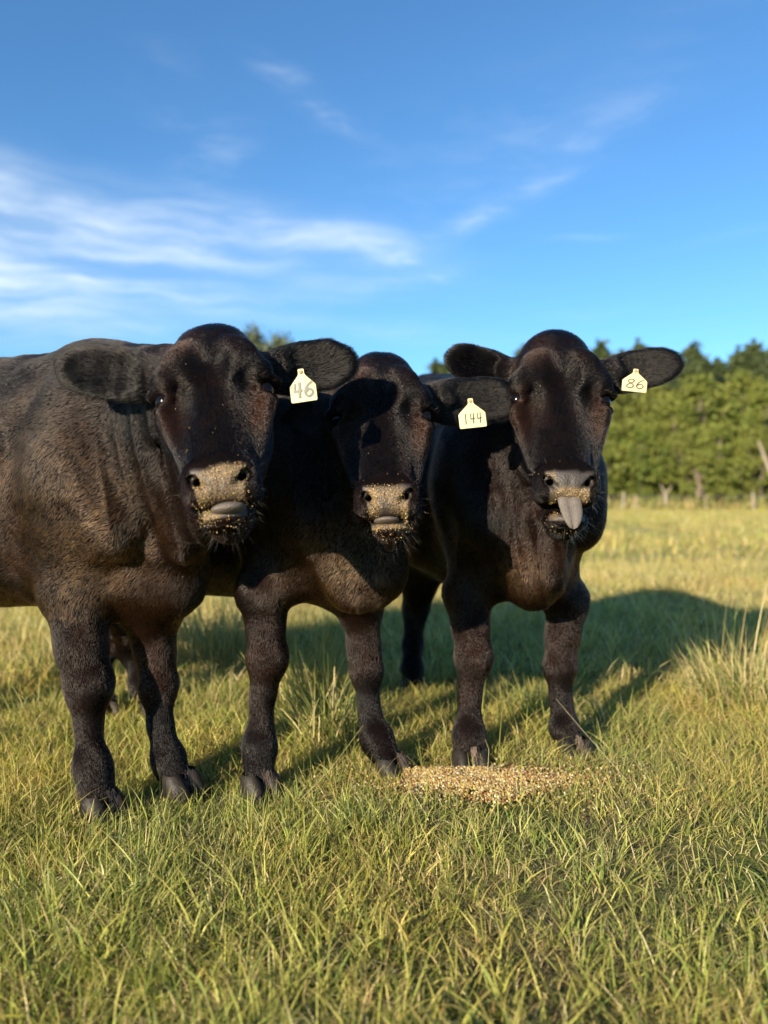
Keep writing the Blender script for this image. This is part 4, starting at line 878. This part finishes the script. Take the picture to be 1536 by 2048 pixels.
for i, px in enumerate([1190, 1215, 1243, 1284, 1322, 1362, 1400, 1442, 1482, 1522]):
    tree('broad' if i % 2 else 'shrub', i, px, [880, 850, 905, 845, 915, 862, 900, 850, 880, 850][i], 60.5+(i*13 % 3), f'{ORD[i]} leafy bush from the right cow cheek at the foot of the wood', 'bush', 'bush', G3, 1.15, i*1.3)
tree('grey', 0, 505, 655, 66, 'grey green rounded tree showing between the left cow head and its tagged ear', 'broadleaf_tree', 'tree', None, .85, .5)
tree('grey', 0, 562, 668, 70, 'second grey green tree leaning lower toward the ear with tag 46', 'broadleaf_tree', 'tree', None, .8, 2.5)
# the rest of the wood, hidden behind the cattle or outside the frame, as one mass
rs = np.random.RandomState(9); LV = []; LF = []; TV = []; TF = []; ol = ot = 0
for i in range(46):
    kind = ['pine', 'broad', 'shrub'][i % 3]; x = -52+i*1.45+rs.uniform(-1, 1) if i < 42 else 35+(i-42)*2.6; D = {'pine': 72, 'broad': 66, 'shrub': 61}[kind]+rs.uniform(-2, 2)
    if i >= 42: pass
    ms, H_, (cv, cf), (tv, tf) = PROTO[kind][rs.randint(len(PROTO[kind]))]; px = 768+x/D*F_PX
    if 1170 < px < 1560: continue
    hh = {'pine': rs.uniform(8.5, 10.8) if x < 8 else rs.uniform(11, 14), 'broad': rs.uniform(6, 8.5), 'shrub': rs.uniform(3, 4)}[kind]; s = hh/H_; a = rs.uniform(0, 6.28); R = np.array([[math.cos(a), -math.sin(a), 0], [math.sin(a), math.cos(a), 0], [0, 0, 1]])
    keep = rs.uniform(0, 1, len(cf)) < .6; f = cf[keep]; v = cv[f.ravel()]@R.T*s*np.array([1.3, 1.3, 1])+np.array([x, D, 0]); LV.append(v); LF.append(np.arange(len(v)).reshape(-1, 4)+ol); ol += len(v)
    v = tv@R.T*s+np.array([x, D, 0]); TV.append(v); TF.append(tf+ot); ot += len(v)
LV, LF, TV, TF = [np.concatenate(q) for q in (LV, LF, TV, TF)]
wood = meshobj('distant_wood', LV, LF, leaf_m, smooth=False); tag(wood, 'rest of the dark wood continuing behind the cattle', 'wood', None, 'stuff')
tk = meshobj('trunks', TV, TF, bark_m, wood); tk['kind'] = 'stuff'
# dead leaning snag
pale_m = simple('weathered_wood', (0.27, 0.23, 0.18), .85, ((0.22, 0.18, 0.14), 5), .4, 12)
sv, sf = joinlist([limb(W(1560, 1020, 59), W(1541, 945, 59), .20, .15), limb(W(1541, 945, 59), W(1517, 882, 59), .17, .08), limb(W(1541, 945, 59), W(1556, 900, 59.5), .09, .03)])
b0 = W(1560, 1020, 59); o = meshobj('dead_tree', sv, sf, pale_m, origin=b0); o.location = b0; tag(o, 'bare pale dead tree leaning left at the right edge before the wood', 'dead tree')
sv, sf = joinlist([limb(W(1334, 1020, 58.5), W(1331, 992, 58.5), .20, .14), limb(W(1331, 992, 58.5), W(1321, 968, 58.5), .09, .04), limb(W(1331, 992, 58.5), W(1343, 972, 58.5), .08, .04)])
b0 = W(1334, 1020, 58.5); o = meshobj('dead_stump', sv, sf, pale_m, origin=b0); o.location = b0; tag(o, 'forked tan stump at the foot of the wood behind the fence', 'stump')

# ------------------------------------------------------------------ fence
fe = empty('wire_fence', (20, 56, 0)); tag(fe, 'wire fence with pale wooden posts along the far field edge', 'fence')
wire_m = simple('fence_wire', (.30, .29, .27), .5, Metallic=.6)
pxs = [1245, 1272, 1412, 1508]; FX = [W(p, 1000, 56)[0] for p in pxs]; FX += list(np.arange(FX[0]-2.6, -45, -4.6))+[FX[-1]+4, FX[-1]+8.5, FX[-1]+13]
rs = np.random.RandomState(3)
for i, x in enumerate(FX):
    big = i in (0, 3); h_ = 1.35 if big else 1.15; r_ = .10 if big else .06; v_, f_ = limb((x, 56, -.1), (x+rs.normal(0, .05), 56, h_), r_, r_*.85, 8)
    k = len(v_); v_ = np.vstack([v_, v_[8:16].mean(0)+[0, 0, .02]]); f_ = np.vstack([f_, [(8+j, 8+(j+1) % 8, k-0, k-0) for j in range(8)]])
    me = bpy.data.meshes.new('post'); me.from_pydata([tuple(q-np.array([20, 56, 0])) for q in v_], [], [tuple(dict.fromkeys(int(z) for z in q)) for q in f_]); me.materials.append(pale_m); link(bpy.data.objects.new('post', me), fe)
for z in (.35, .65, .95, 1.1):
    v_, f_ = limb((min(FX), 55.93, z), (max(FX), 55.93, z), .012, .012, 4); meshobj('wire', v_, f_, wire_m, fe, origin=(20, 56, 0))
